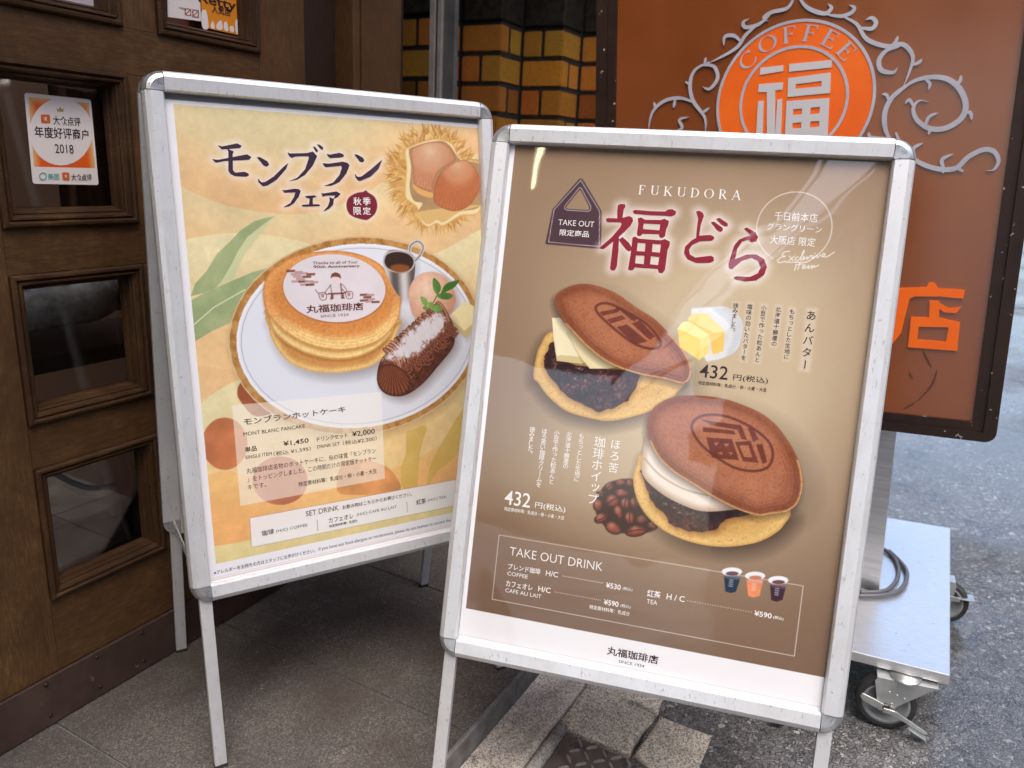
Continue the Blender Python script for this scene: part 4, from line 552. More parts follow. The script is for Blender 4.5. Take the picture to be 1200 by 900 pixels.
    for k, c in (('nutA', (206, 124, 80)), ('nutC', (176, 96, 62)), ('nutC2', (160, 88, 58)), ('nutB', (204, 124, 92)), ('nutD', (226, 158, 100))):
        s.fill(A[k], lambda X, Y, d, w, c=C255(*c): mixn(c*.86, c*1.08, np.clip((s.n1[w]-.3)*2, 0, 1)), .95, 1.5, smooth=4)
    m = U < x0; s.px[m] = C255(238, 238, 242)
    # plate
    P = np.array(A['plate']); c0 = P.mean(0)
    s.shadow(P, 4, -8, 12, .35, (.45, .3, .15))
    s.fill(P, lambda X, Y, d, w: np.where((d < 13)[..., None], mixn(C255(196, 150, 88), C255(164, 112, 54), np.clip((s.n2[w]-.35)*2.6, 0, 1)), np.broadcast_to(C255(226, 230, 240), X.shape+(3,))))
    w, d, X, Y = s.dist(P, 3); 
    s.blend(w, np.clip(1-np.abs(d+1)/1.6, 0, 1)*.7, np.broadcast_to(C255(240, 232, 215), X.shape+(3,)))
    s.blend(w, np.clip(1-np.abs(d+15.5)/2.5, 0, 1)*.9, np.broadcast_to(C255(243, 244, 248), X.shape+(3,)))
    s.blend(w, np.clip(1-np.abs(d+21)/.9, 0, 1)*.75, np.broadcast_to(C255(110, 112, 130), X.shape+(3,)))
    s.blend(w, np.clip((-d-21)/1, 0, 1)*.0, np.broadcast_to(C255(255, 255, 255), X.shape+(3,)))
    inn = np.clip((-d-60)/60, 0, 1)*.35; s.blend(w, inn*(0.4+.6*sst(0, 1, s.n1[w])), np.broadcast_to(C255(205, 210, 224), X.shape+(3,)))
    # pancakes
    ck = spline(A['cake3'], 5); s.shadow(ck, 6, -9, 14, .55, (.45, .42, .45)); s.shadow(ck, 30, -2, 24, .25, (.55, .45, .35))
    def side(c_lo, c_hi, edge):
        def f(X, Y, d, w):
            c = mixn(c_lo, c_hi, sst(2, 16, d)); c = mixn(c, edge, np.clip(1-np.abs(d-1.5)/2.5, 0, 1)*.75); return c*(1+(s.n1[w]-.5)*.12+(s.n4[w]-.5)*.14)[..., None]
        return f
    s.fill(ck, side(C255(236, 202, 132), C255(204, 146, 82), C255(210, 158, 88)))
    k2 = spline(A['cake2'], 5); s.shadow(k2, 0, -3, 4, .55, (.5, .3, .12)); s.fill(k2, side(C255(242, 214, 148), C255(232, 190, 118), C255(190, 122, 58)))
    k1 = spline(A['cake1'], 5); s.shadow(k1, 0, -3, 4, .5, (.5, .3, .12)); cy1 = k1[:, 1].mean(); hy = (k1[:, 1].max()-k1[:, 1].min())/2
    def top(X, Y, d, w):
        lowr = sst(.15, -.75, (Y-cy1)/hy)
        rim = mixn(C255(226, 160, 94), C255(244, 206, 138), lowr); c = mixn(rim, C255(212, 140, 76), sst(6, 22+10*0, d-10*lowr)); c = mixn(c, C255(226, 160, 88), np.clip(1-np.abs(d-26)/14, 0, 1)*.5*lowr)
        wr = np.sin(d*1.0+s.n1[w]*8); c = c*(1+wr*.04*lowr*sst(34, 8, d))[..., None]; c = mixn(c, C255(192, 116, 52), np.clip(1-np.abs(d-1)/3, 0, 1)*.6); return c*(1+(s.n1[w]-.5)*.10+(s.n4[w]-.5)*.18+(s.n3[w]-.5)*.06)[..., None]
    s.fill(k1, top)
    sh = spline(A['sheet'], 5); s.shadow(sh, 0, -1.5, 2.5, .6, (.4, .2, .08)); s.fill(sh, lambda X, Y, d, w: np.broadcast_to(C255(224, 217, 222), X.shape+(3,))*(1+(s.n1[w]-.5)*.08)[..., None])
    for q, (x, y) in enumerate(A['bricks']):
        c = C255(120, 62, 50) if q in (0, 4, 6, 9, 13, 14, 16, 18, 20) else C255(186, 150, 146); s.fill([(x-8, y-2), (x+8, y-2), (x+8, y+2), (x-8, y+2)], c, .9, 1)
    # small line drawing of a server with a tray between two pots
    C = sh.mean(0)+np.array([0, -4]); br = C255(112, 52, 40); g = lambda pts: [(C[0]+x, C[1]+y) for x, y in pts]
    s.fill(g([(-9, 22), (-7, 30), (1, 33), (9, 29), (10, 21), (6, 24), (-5, 25)]), br, .9, 1, 4); s.fill(g([(-6, 24), (6, 24), (6, 15), (2, 11), (-3, 12), (-6, 17)]), C255(228, 214, 212), .9, 1, 4)
    s.line(g([(-10, 11), (-14, 6), (-22, -4), (-12, -6), (12, -6), (20, -2), (15, 8), (9, 12)]), 1.3, br, .85, 1, 4); s.line(g([(-10, 11), (-9, -4)]), 1.3, br, .85); s.line(g([(9, 12), (10, -4)]), 2.6, br, .75)
    for x in (-26, 24): s.line(g([(x-7, -3), (x-6, -12), (x-2, -16), (x+5, -15), (x+7, -9), (x+5, -3), (x-7, -3)]), 1.3, br, .85, 1, 3); s.line(g([(x-7, -5), (x-13, 3)]), 1.4, br, .85); s.fill(g([(x-4, -4), (x+3, -5), (x+2, -12), (x-3, -11)]), br, .45, 1)
    s.line(g([(-15, -5), (14, -5)]), 2.4, br, .85); s.fill(g([(-10, -5), (-13, -16), (-6, -15), (-6, -5)]), br, .8); s.fill(g([(9, -5), (8, -15), (15, -16), (13, -5)]), br, .8)
    # pitcher, ice cream ball, mint, butter
    pt = spline(A['pitcher'], 5); s.shadow(pt, 5, -5, 9, .4, (.5, .5, .55)); px0, px1 = pt[:, 0].min(), pt[:, 0].max()
    s.fill(pt, lambda X, Y, d, w: mixn(C255(96, 88, 86), C255(216, 212, 210), np.clip(.45+.5*np.sin((X-px0)/(px1-px0)*11+1), 0, 1)))
    s.line(A['handle'], 7, C255(205, 205, 208), 1, 1, 6); s.line(A['handle'], 2.5, C255(110, 106, 106), .9, 1, 6)
    s.fill(A['pitchtop'], C255(196, 190, 186), smooth=5); w, d = s.fill(A['pitchtop'], lambda X, Y, d, w: mixn(C255(190, 186, 184), C255(58, 42, 36), sst(1.5, 4, d)), smooth=5); s.fill(A['pitchcof'], C255(150, 88, 46), .85, 5, smooth=5)
    eg = spline(A['egg'], 5); s.shadow(eg, 6, -6, 9, .5, (.5, .4, .35)); ex, ey = eg.mean(0)
    s.fill(eg, lambda X, Y, d, w: mixn(C255(200, 146, 116), C255(240, 208, 184), np.clip(1-np.hypot(X-ex+9, Y-ey-14)/62, 0, 1)**.8)*(1+(s.n2[w]-.5)*.12)[..., None])
    b = A['butter']; s.shadow(b, 4, -5, 7, .4, (.5, .45, .4)); s.fill(b, lambda X, Y, d, w: np.broadcast_to(C255(240, 226, 172), X.shape+(3,))*(1+(s.n1[w]-.5)*.08)[..., None]); s.fill(A['butterside'], C255(212, 188, 128))
    # mont blanc roll
    mb = spline(A['mont'], 5); s.shadow(mb, 8, -8, 12, .55, (.4, .32, .3)); a0, a1 = np.array(A['montaxis'][0]), np.array(A['montaxis'][1]); ax = (a1-a0)/np.linalg.norm(a1-a0); pn = np.array([-ax[1], ax[0]])
    def roll(X, Y, d, w):
        t = (X-a0[0])*ax[0]+(Y-a0[1])*ax[1]; q = (X-a0[0])*pn[0]+(Y-a0[1])*pn[1]
        st = np.clip(s.n2[w]*.7+s.n4[w]*.5-.1, 0, 1); c = mixn(C255(66, 34, 26), C255(168, 108, 84), st**1.2); c = mixn(c, C255(48, 24, 18), sst(4, -22, q)*.35); return mixn(c, C255(60, 30, 24), np.clip(1-d/4, 0, 1)*.6)
    s.fill(mb, roll)
    def endcap(X, Y, d, w):
        st = .5+.5*np.sin(np.arctan2(Y-Y.mean()-30, X-X.mean())*46+s.n1[w]*6); return mixn(mixn(C255(84, 42, 30), C255(150, 90, 64), st*.7+s.n2[w]*.3), C255(52, 26, 20), np.clip(1-d/5, 0, 1)*.6)
    s.fill(A['montend'], endcap, smooth=5)
    g = np.random.default_rng(21); Lx = np.linalg.norm(a1-a0)
    for k in range(34):
        t0 = 10+k*(Lx-4)/33+g.normal(0, 1.5); sh_ = g.uniform(-6, 6); pts = []
        for q, bow in ((34, -2), (24, 3), (8, 5), (-8, 3), (-22, -3), (-33+g.uniform(-3, 4), -8), (-30, -12+sh_*.3)): pts.append(a0+ax*(t0+bow+g.normal(0, 1.3)+q*.12)+pn*(q+g.normal(0, 1)))
        c = np.array([(176, 122, 98), (152, 98, 76), (198, 148, 124), (134, 82, 64)][g.integers(4)], float)/255
        s.line(pts, 6.2, C255(58, 28, 22), .75, 1.5, 5); s.line(pts, 4.0, c, .95, 1.5, 5); s.line([q_+pn*.3-ax*.9 for q_ in pts], 1.0, np.minimum(c*1.3, 1), .5, 1.2, 5)
    for k in range(46):
        c0_ = a0+ax*(12+g.uniform(0, Lx-4))+pn*(-25+g.uniform(-16, 8)); r_ = g.uniform(5, 9); pts = [c0_+r_*(ax*math.cos(t)*.7+pn*math.sin(t)*1.2) for t in np.linspace(0, 5.2, 9)]; s.line(pts, 4.6, C255(56, 27, 21), .7, 1.3, 4); s.line(pts, 3.0, C255(146, 90, 68), .95, 1.3, 4)
    s.fill(A['montend'], endcap, smooth=5)
    sn = spline(A['snow'], 5); w, d, X, Y = s.dist(sn, 6)
    s.blend(w, np.clip((.45-d/14)+(s.n4[w]-.5)*1.3+(s.n2[w]-.5)*2.0, 0, 1)*np.clip(.6-d/8, 0, 1)*.90, np.broadcast_to(C255(228, 226, 232), X.shape+(3,)))
    s.line(A['stem'], 2.5, C255(96, 120, 62))
    for P in A['mint']: s.fill(P, lambda X, Y, d, w: mixn(C255(66, 112, 48), C255(142, 178, 96), np.clip((s.n1[w]-.3)*1.8, 0, 1)), smooth=4)
    # translucent price box, set drink box, foot band
    s.fill(A['info'], C255(250, 247, 240), .56, .8); 
    s.fill(A['setbox'], C255(242, 242, 246), .90, .8); b = A['setbox']; s.line(b+[b[0]], .7, C255(120, 116, 120), .8)
    for k in ('div1', 'div2'): s.line(A[k], .7, C255(90, 86, 90), .9)
    m = (U < x0) | (V > ytop); s.px[m] = C255(238, 238, 242); m = V < ybot; s.px[m] = C255(236, 236, 242)
    for yy in (7, 3.5): s.px[np.abs(V-yy) < .6] = C255(214, 196, 190)
    for P in A['title']: s.glow(P, 13, C255(244, 240, 242), .55)
    s.glow(A['seal'], 10, C255(244, 240, 238), .6); s.fill(A['seal'], C255(122, 38, 54), 1, 1, 4)
    return s
def paint_right(A):
    s = Canvas(-288, 288, -4, 823, 1.0); U, V = np.meshgrid(s.U, s.V)
    def blob(cx, cy, rx, ry): return np.exp(-(((U-cx)/rx)**2+((V-cy)/ry)**2))
    base = mixn(C255(118, 92, 75), C255(146, 122, 102), sst(40, 760, V)); f = np.clip(blob(95, 430, 240, 240)*1.0+blob(60, 620, 230, 140)*.55+blob(-120, 330, 150, 120)*.35, 0, 1)
    s.px = mixn(base*C255(258, 255, 246), C255(202, 183, 152), f); s.px *= (1+(s.n3-.5)*.02)[..., None]
    w8 = (242, 242, 246)
    s.px[U < -279.5] = C255(*w8)
    # food one
    tp = spline(A['d1top'], 5); bt = spline(A['d1bot'], 5); s.shadow(bt, -3, -9, 16, .65); s.shadow(tp, 14, -14, 22, .3)
    def cake(c0, c1, ce): return lambda X, Y, d, w: mixn(mixn(mixn(c0, c1, sst(2, 30, d)), ce, np.clip(1-np.abs(d-.5)/4, 0, 1)*.6), C255(150, 100, 52), sst(.70, .78, s.n4[w])*.45)*(1+(s.n1[w]-.5)*.10+(s.n4[w]-.5)*.16)[..., None]
    s.fill(bt, cake(C255(226, 188, 116), C255(218, 176, 104), C255(186, 136, 74)))
    def paste(X, Y, d, w):
        c = mixn(C255(46, 26, 30), C255(106, 60, 56), np.clip((s.n2[w]*.6+s.n1[w]*.6-.42)*2.4, 0, 1)); c = mixn(c, C255(30, 18, 22), sst(.52, .38, s.n4[w])*.6)
        sh_ = np.clip(1-np.hypot((X-X.mean()+14)/55, (Y-Y.mean()-4)/34), 0, 1); c = mixn(c, C255(205, 192, 190), sst(.58, .80, s.n4[w]*.6+s.n2[w]*.4)*(.15+.8*sh_)); return mixn(c, C255(74, 36, 34), np.clip(1-d/6, 0, 1)*.55)
    pp = spline(A['d1paste'], 5); pp = pp+np.random.default_rng(4).normal(0, .9, pp.shape); s.shadow(pp, 0, -4, 6, .5, (.4, .22, .08)); s.fill(pp, paste)
    for k, c in (('d1b1', (242, 232, 194)), ('d1b1s', (216, 198, 146)), ('d1b2', (236, 222, 176))):
        if k != 'd1b1s': s.shadow(A[k], 2, -3, 4, .4)
        s.fill(A[k], lambda X, Y, d, w, c=C255(*c): np.broadcast_to(c, X.shape+(3,))*(1+(s.n1[w]-.5)*.08)[..., None])
    def crust(P):
        cx, cy = P.mean(0)
        def f(X, Y, d, w):
            c = mixn(C255(140, 80, 52), C255(172, 108, 76), sst(3, 30, d+(s.n1[w]-.5)*14)); c = mixn(c, C255(186, 124, 92), np.clip(1-np.hypot(X-cx-5, Y-cy-20)/95, 0, 1)*.7)
            wr = np.sin(d*1.15+s.n1[w]*9+s.n2[w]*3); c = c*(1+wr*.055*sst(42, 6, d)*(Y < cy+20))[..., None]; c = mixn(c, C255(112, 58, 36), np.clip(1-np.abs(d-8)/6, 0, 1)*.40*(.4+s.n2[w]))
            c = mixn(c, C255(226, 178, 112), np.clip(1-np.abs(d-1)/2.6, 0, 1)*(Y < cy+8)*.9); c = mixn(c, C255(118, 62, 40), sst(.64, .76, s.n4[w])*.42); return c*(1+(s.n4[w]-.5)*.20+(s.n3[w]-.5)*.12+(s.n1[w]-.5)*.10)[..., None]
        return f
    s.shadow(tp, -3, -6, 7, .55); s.fill(tp, crust(tp))
    def brand(ring, glyphs, holes=()):
        rg = spline(ring, 5); w, d, X, Y = s.dist(rg, 3); s.blend(w, np.clip(1-np.abs(d+2)/2.2+.4, 0, 1)*.85, np.broadcast_to(C255(98, 46, 40), X.shape+(3,)))
        keep = [(h, s.dist(h, 1)) for h in holes]; old = s.px.copy()
        for gl in glyphs: s.fill(gl, lambda X, Y, d, w: np.broadcast_to(C255(104, 50, 42), X.shape+(3,))*(1+(s.n2[w]-.5)*.35)[..., None], .85, 1.2)
        for h, (w, d, X, Y) in keep: s.blend(w, np.clip(.5-d, 0, 1), old[w])
    brand(A['d1ring'], A['d1g'])
    # butter drawing
    c0, c1 = A['cloth']; s.fill(c0, lambda X, Y, d, w: mixn(C255(214, 220, 228), C255(240, 242, 246), np.clip((s.n1[w]-.25)*2, 0, 1)), .9, 2.5, 4); s.fill(c1, C255(186, 194, 204), .55, 5, 4)
    for P, c in zip(A['yel'], ((244, 200, 92), (250, 226, 142), (246, 212, 84), (252, 236, 158), (250, 222, 130))): s.fill(P, lambda X, Y, d, w, c=C255(*c): mixn(c, C255(255, 246, 196), np.clip((s.n1[w]-.45)*1.6, 0, 1)*.7), .95, 1.2)
    # beans
    s.fill(A['beanbg'], C255(44, 22, 22), .95, 3, 4)
    for q, P in enumerate(A['beans']):
        P = spline(P, 3); cx, cy = P.mean(0); i = np.argmax(np.hypot(*(P-[cx, cy]).T)); e = (P[i]-[cx, cy])*.8
        s.fill(P, lambda X, Y, d, w: mixn(mixn(C255(58, 24, 22), C255(134, 62, 50), sst(0, 6, d)), C255(196, 140, 124), np.clip(1-np.hypot(X-cx+3, Y-cy-4)/9, 0, 1)*.65)*(1+(s.n2[w]-.5)*.3)[..., None])
        if q % 2: s.line([(cx-e[0], cy-e[1]), (cx+e[1]*.12, cy-e[0]*.12), (cx+e[0], cy+e[1])], 1.6, C255(44, 18, 18), .9, 1, 5)
    # food two
    tp = spline(A['d2top'], 5); bt = spline(A['d2bot'], 5); s.shadow(bt, 8, -10, 18, .7); s.shadow(tp, 16, -12, 24, .3)
    s.fill(bt, cake(C255(228, 190, 118), C255(212, 168, 96), C255(186, 136, 74))); s.fill(bt, lambda X, Y, d, w: np.broadcast_to(C255(120, 80, 40), X.shape+(3,)), 0)
    pp = spline(A['d2paste'], 5); pp = pp+np.random.default_rng(6).normal(0, .8, pp.shape); s.shadow(pp, 3, -5, 7, .55, (.4, .22, .08)); s.fill(pp, paste)
    cr = spline(A['d2cream'], 5); s.shadow(cr, 0, -3, 4, .5); s.fill(cr, lambda X, Y, d, w: mixn(C255(196, 170, 148), C255(240, 230, 218), sst(0, 14, d))*(1+(s.n1[w]-.5)*.08)[..., None]); s.line(A['d2creamline'], 2.2, C255(168, 142, 120), .8, 2.5, 5)
    s.shadow(tp, -2, -6, 7, .55); s.fill(tp, crust(tp)); brand(A['d2ring'], A['d2g'], A['d2h'])
    # take-out tag
    tg = A['tag']; w, d = s.fill(tg, C255(74, 52, 62), .96, 1, holes=[A['taghole']]); 
    for k in ('tagline', 'taghole2'): P = A[k]; s.line(P+[P[0]], .8, C255(232, 226, 228), .9)
    # round note
    P = np.array(A['circ']); cx, cy = (P[0]+P[2])/2; r = np.hypot(*(P-[cx, (P[1]+P[3])[1]/2]).T).mean(); cy = (P[1][1]+P[3][1])/2
    s.line([(cx+r*math.cos(t), cy+r*math.sin(t)) for t in np.linspace(-.95, 4.25, 70)], 1.0, C255(240, 238, 236), .95)
    for P in A['script']: s.line(P, 1.15, C255(242, 240, 238), 1, .9, 5)
    b = A['box']; y1 = (b[0][1]+b[1][1])/2; y0 = (b[2][1]+b[3][1])/2; xa, xb = b[0][0], b[1][0]
    s.line([(xa, y1), (xb, y1), (xb, y0), (xa, y0), (xa, y1)], .9, C255(232, 226, 220), .95)
    for a_, b_ in A['dots']:
        for t in np.linspace(0, 1, 26): x = a_[0]+(b_[0]-a_[0])*t; y = (a_[1]+b_[1])/2; s.fill([(x-.6, y-.6), (x+.6, y-.6), (x+.6, y+.6), (x-.6, y+.6)], C255(236, 232, 228), .95, .8)
    for (lid, inn, bd), c in zip(A['cups'], ((34, 52, 70), (232, 142, 96), (58, 34, 50))):
        bd = np.array(bd); yb = bd[:, 1].min(); yt = bd[:, 1].max()
        s.fill(bd, lambda X, Y, d, w, c=C255(*c): mixn(c, C255(236, 232, 236), np.clip((Y-yb)/(yt-yb)*1.6-1.15, 0, .8))*(1+(s.n2[w]-.5)*.2)[..., None]); s.fill(lid, C255(240, 240, 246)); s.fill(inn, lambda X, Y, d, w, c=C255(*c): np.broadcast_to(mixn(c, C255(150, 80, 70), np.full(X.shape, .45)), X.shape+(3,)), .9)
        cx, cy = bd[:, 0].mean(), (yb+yt)/2+2
        for q in range(4): s.fill([(cx-4, cy+5-q*3.2), (cx+2, cy+5-q*3.2), (cx+2, cy+3.6-q*3.2), (cx-4, cy+3.6-q*3.2)], C255(220, 220, 228), .7)
    for P in A['title']: s.glow(P, 15, C255(246, 240, 240), .62)
    for t, x, ya, yb, wd, c, bo in A['vtext']:
        if c == 'k': s.glow([(x-wd*.4, ya), (x+wd*.4, ya), (x+wd*.4, yb), (x-wd*.4, yb)], 6, C255(232, 224, 214), .35)
    y = A['white']; yw = (y[0][1]+y[1][1])/2; s.px[V < yw] = C255(*w8); s.px[np.abs(V-5) < .7] = C255(206, 202, 204)
    return s
def poster_mesh(name, cv, y, mat, parent, xf, gain=1.0):
    h, w_ = cv.h, cv.w; X, Z = np.meshgrid(cv.U/1000, cv.V/1000)
    co = np.stack([X, np.full(X.shape, y), Z], -1).reshape(-1, 3)
    mm = np.array(xf); co = co@mm[:3, :3].T+mm[:3, 3]
    me = bpy.data.meshes.new(name); nq = (h-1)*(w_-1); me.vertices.add(h*w_); me.vertices.foreach_set('co', co.ravel())
    i = (np.arange(h-1)[:, None]*w_+np.arange(w_-1)[None, :]).ravel(); q = np.stack([i, i+1, i+w_+1, i+w_], 1).ravel()
    me.loops.add(nq*4); me.loops.foreach_set('vertex_index', q.astype(np.int32)); me.polygons.add(nq); me.polygons.foreach_set('loop_start', (np.arange(nq)*4).astype(np.int32)); me.polygons.foreach_set('loop_total', np.full(nq, 4, np.int32)); me.update(calc_edges=True)
    c = np.clip(cv.px, 0, 1); lin = np.where(c <= .04045, c/12.92, ((c+.055)/1.055)**2.4)*gain
    a = me.color_attributes.new('Col', 'FLOAT_COLOR', 'POINT'); a.data.foreach_set('color', np.concatenate([lin.reshape(-1, 3), np.ones((h*w_, 1))], 1).ravel().astype(np.float32))
    me.materials.append(mat); return link(bpy.data.objects.new(name, me), parent)
# ------------------------------------------------------------------ setting out: street frame (x along the shop wall, y into the shop, z up)
WA = 1.0789345
F = Matrix.Rotation(WA, 4, 'Z')                       # street frame -> world; shop face at y = 1.323, porch edge at y = .645
WY, EDGE, GUT, KERB = 1.3232, .645, .534, .36
def road_z(y): a = -y; return -.06 + .0735*(min(a, 1.6)+.417) if a > -.36 else -.0558
# ---- ground sheet, road, porch, gutter
mesh_obj('ground', [(-200, -200, -.9), (200, -200, -.9), (200, 200, -.9), (-200, 200, -.9)], [(0, 1, 2, 3)], M['asphalt'])['kind'] = 'structure'
def road():
    ys = [.36, .30, .2, .1, 0, -.2, -.5, -.9, -1.3, -1.6, -1.9, -2.3, -2.8, -3.4, -4.2]; zs = []
    for y in ys:
        a = -y; zs.append(-.06+.0735*(a+.417) if a < 1.3 else (-.06+.0735*1.717+.0735*(a-1.3)*(1-(a-1.3)/1.8) if a < 2.2 else .100-.05*(a-2.2)))
    xs = [-30, -12, -6, -3, -1, 0, .8, 1.3, 1.8, 2.4, 3.2, 4.5, 7, 12, 30]
    v = [(x, y, z) for y, z in zip(ys, zs) for x in xs]; n = len(xs)
    f = [(j*n+i, j*n+i+1, (j+1)*n+i+1, (j+1)*n+i) for j in range(len(ys)-1) for i in range(n-1)]
    o = mesh_obj('road', v, f, M['asphalt'], None, True); o.matrix_world = F; o['kind'] = 'structure'
road()
b = MB()
for k in range(-4, 6):
    b.box(.687+.4*k+.0015, .687+.4*(k+1)-.0015, EDGE+.002, 1.335, -.03, 0, .0025)
o = b.build('porch_floor', M['tile']); o.matrix_world = F; o['kind'] = 'structure'
b = MB(); b.box(-1.2, 3.0, EDGE, 1.34, -.075, -.004)
for k in range(-4, 6): b.box(.487+.4*k+.001, .487+.4*(k+1)-.001, EDGE-.006, EDGE+.004, -.075, -.006, .002)
o = b.build('porch_step', worn('porch_step_face', (.13, .125, .12), (.26, .25, .24), 30, (.6, .8), bump_s=.3)); o.matrix_world = F; o['kind'] = 'structure'
def slab(name, poly, z0, z1, mat, bev, seed, amp=.003, cuts=5):
    bm = bmesh.new(); bot = [bm.verts.new((x, y, z0)) for x, y in poly]; f = bm.faces.new(bot); r = bmesh.ops.extrude_face_region(bm, geom=[f])
    top = [v for v in r['geom'] if isinstance(v, bmesh.types.BMVert)]
    for v in top: v.co.z = z1
    bmesh.ops.recalc_face_normals(bm, faces=bm.faces[:])
    te = [e for e in bm.edges if all(v.co.z > z1-1e-6 for v in e.verts)]
    bmesh.ops.bevel(bm, geom=te, offset=bev, segments=3, affect='EDGES', profile=.5)
    me = bpy.data.meshes.new(name); bm.to_mesh(me); bm.free(); me.materials.append(mat)
    o = link(bpy.data.objects.new(name, me)); o.matrix_world = F; return o
def wob(p, q, n, amp, seed):
    g = random.Random(seed); p, q = Vector(p), Vector(q); d = (q-p); nn = Vector((-d.y, d.x)).normalized()
    return [tuple(p+d*(i/n)+nn*(g.uniform(-amp, amp) if 0 < i < n else 0)) for i in range(n+1)]
def gutter():
    xs = np.linspace(-3, 6, 200); ys = np.array([GUT+.002, GUT+.02, .58, .61, EDGE-.008]); zz = np.array([-.058, -.060, -.066, -.063, -.059])
    n1 = np.sin(xs*7)*.0008+np.sin(xs*17+1)*.0007
    v = [(x, y, z+n1[i]) for y, z in zip(ys, zz) for i, x in enumerate(xs)]; n = len(xs)
    v += [(x, GUT+.002, -.12) for x in xs]; base = len(ys)*n
    f = [(j*n+i, j*n+i+1, (j+1)*n+i+1, (j+1)*n+i) for j in range(len(ys)-1) for i in range(n-1)]+[(base+i, base+i+1, i+1, i) for i in range(n-1)]
    o = mesh_obj('gutter', v, f, M['gutter'], None, True); o.matrix_world = F; o['kind'] = 'structure'
gutter()
mesh_obj('kerb_bed', [(-3, KERB-.16, -.085), (6, KERB-.16, -.085), (6, GUT+.01, -.085), (-3, GUT+.01, -.085)], [(0, 1, 2, 3)], M['grout']).matrix_world = F
bpy.data.objects['kerb_bed']['kind'] = 'structure'
A_ = [(1.262, .508)]+wob((1.262, .508), (1.262, .365), 5, .002, 1)[1:]+wob((1.262, .365), (1.49, .357), 6, .006, 2)[1:]+[(1.515, .37), (1.52, .40)]+[(1.525, .526), (1.275, .528)]
o = slab('kerb_stone', A_, -.12, -.052, M['stone'], .008, 3); tag(o, 'pale speckled kerb stone behind the checker plate, ending at a dark patch of asphalt', 'kerb stone', 'kerb stones beside the gutter')
o = slab('kerb_stone', [(1.20, .226), (1.40, .23)]+wob((1.40, .23), (1.40, .351), 4, .006, 5)[1:]+wob((1.40, .351), (1.262, .357), 4, .004, 6)[1:], -.12, -.046, M['stone'], .008, 4)
tag(o, 'pale kerb stone between the checker plate and the right leg of the brown poster board', 'kerb stone', 'kerb stones beside the gutter')
for k in range(3):
    o = slab('kerb_stone', [(1.53+.6*k, .362), (2.12+.6*k, .362), (2.12+.6*k, .527), (1.53+.6*k, .527)], -.12, -.052, M['stone'], .008, 9+k)
    tag(o, 'kerb stones running on behind the brown poster board beside the gutter', 'kerb stone', 'kerb stones behind the board')
b = MB(); b.tube([(x, .517, -.062) for x in np.linspace(.2, 1.268, 12)], .0145, 12); o = b.build('gutter_rim', M['rim']); o.matrix_world = F; tag(o, 'narrow rounded concrete rim between the gutter and the checker plate', 'kerb edge')
# ---- checker plate cover
root = empty('drain_cover', F @ Matrix.Translation((.95, .36, -.058))); tag(root, 'rusty steel checker plate drain cover with raised bar pattern at the bottom edge', 'drain cover')
b = MB(); b.box(-.45, .303, -.045-.16, .141, -.02, 0, .002); b.build('plate', M['iron'], root)
b = MB(); p = .0265
for i in range(-17, 12):
    for j in range(-8, 6):
        x, y = i*p, j*p
        if not (-.44 < x < .292 and -.19 < y < .13): continue
        an = R_(45 if (i+j) % 2 else -45)
        prof = [(-.0130, 0), (-.007, .0028), (.007, .0028), (.0130, 0), (.007, -.0028), (-.007, -.0028)]
        vs_ = [(q[0], q[1], 0) for q in prof]+[(q[0]*.72, q[1]*.5, .0042) for q in prof]
        b.raw(vs_, [(0, 1, 7, 6), (1, 2, 8, 7), (2, 3, 9, 8), (3, 4, 10, 9), (4, 5, 11, 10), (5, 0, 6, 11), (6, 7, 8, 9, 10, 11)], Matrix.Translation((x, y, 0)) @ Matrix.Rotation(an, 4, 'Z'))
o = b.build('raised_pattern', worn('worn_iron_bars', (.22, .185, .175), (.40, .36, .345), 40, (.3, .5), metal=.2), root)

# ------------------------------------------------------------------ wooden shop door
WF = F @ Matrix.Translation((0, WY, 0))                # x along the wall, y into the shop from the wall face
door = empty('wooden_door', WF @ Matrix.Translation((.95, 0, 0))); D0 = Matrix.Translation((-.95, 0, 0))
tag(door, 'dark brown wooden shop door with a grid of small moulded glass panes and a kick plate', 'door')
DT = .045; COLS = [(.707, .951), (1.023, 1.2685)]; ROWS = [(.255, .513), (.595, .855), (.932, 1.193), (1.270, 1.53), (1.605, 1.865)]; ZT = 2.05
for x0, x1 in ((.30, .7068), (1.2687, 1.404)):
    b = MB(D0); b.box(x0, x1, 0, DT, .002 if x0 > 1 else .105, ZT, .002); b.build('stile', M['wood_v'], door)
zs = [.1055]+[z for r in ROWS for z in r]+[ZT]
for k in range(0, len(zs), 2):
    b = MB(D0); b.box(.7072, 1.2683, .0012, DT-.001, zs[k], zs[k+1], .0012); b.build('rail', M['wood_h'], door)
for z0, z1 in ROWS:
    b = MB(D0); b.box(.951, 1.023, .0018, DT-.002, z0+.0002, z1-.0002, .001); b.build('mullion', M['wood_v'], door)
PROF = [(0, .012), (0, -.005), (.003, -.008), (.007, -.0085), (.0095, -.005), (.011, -.003), (.0135, -.0065), (.016, -.006), (.0185, .001), (.0205, .004), (.0225, .003), (.0245, .008), (.026, .018), (.028, .022), (.030, .031)]
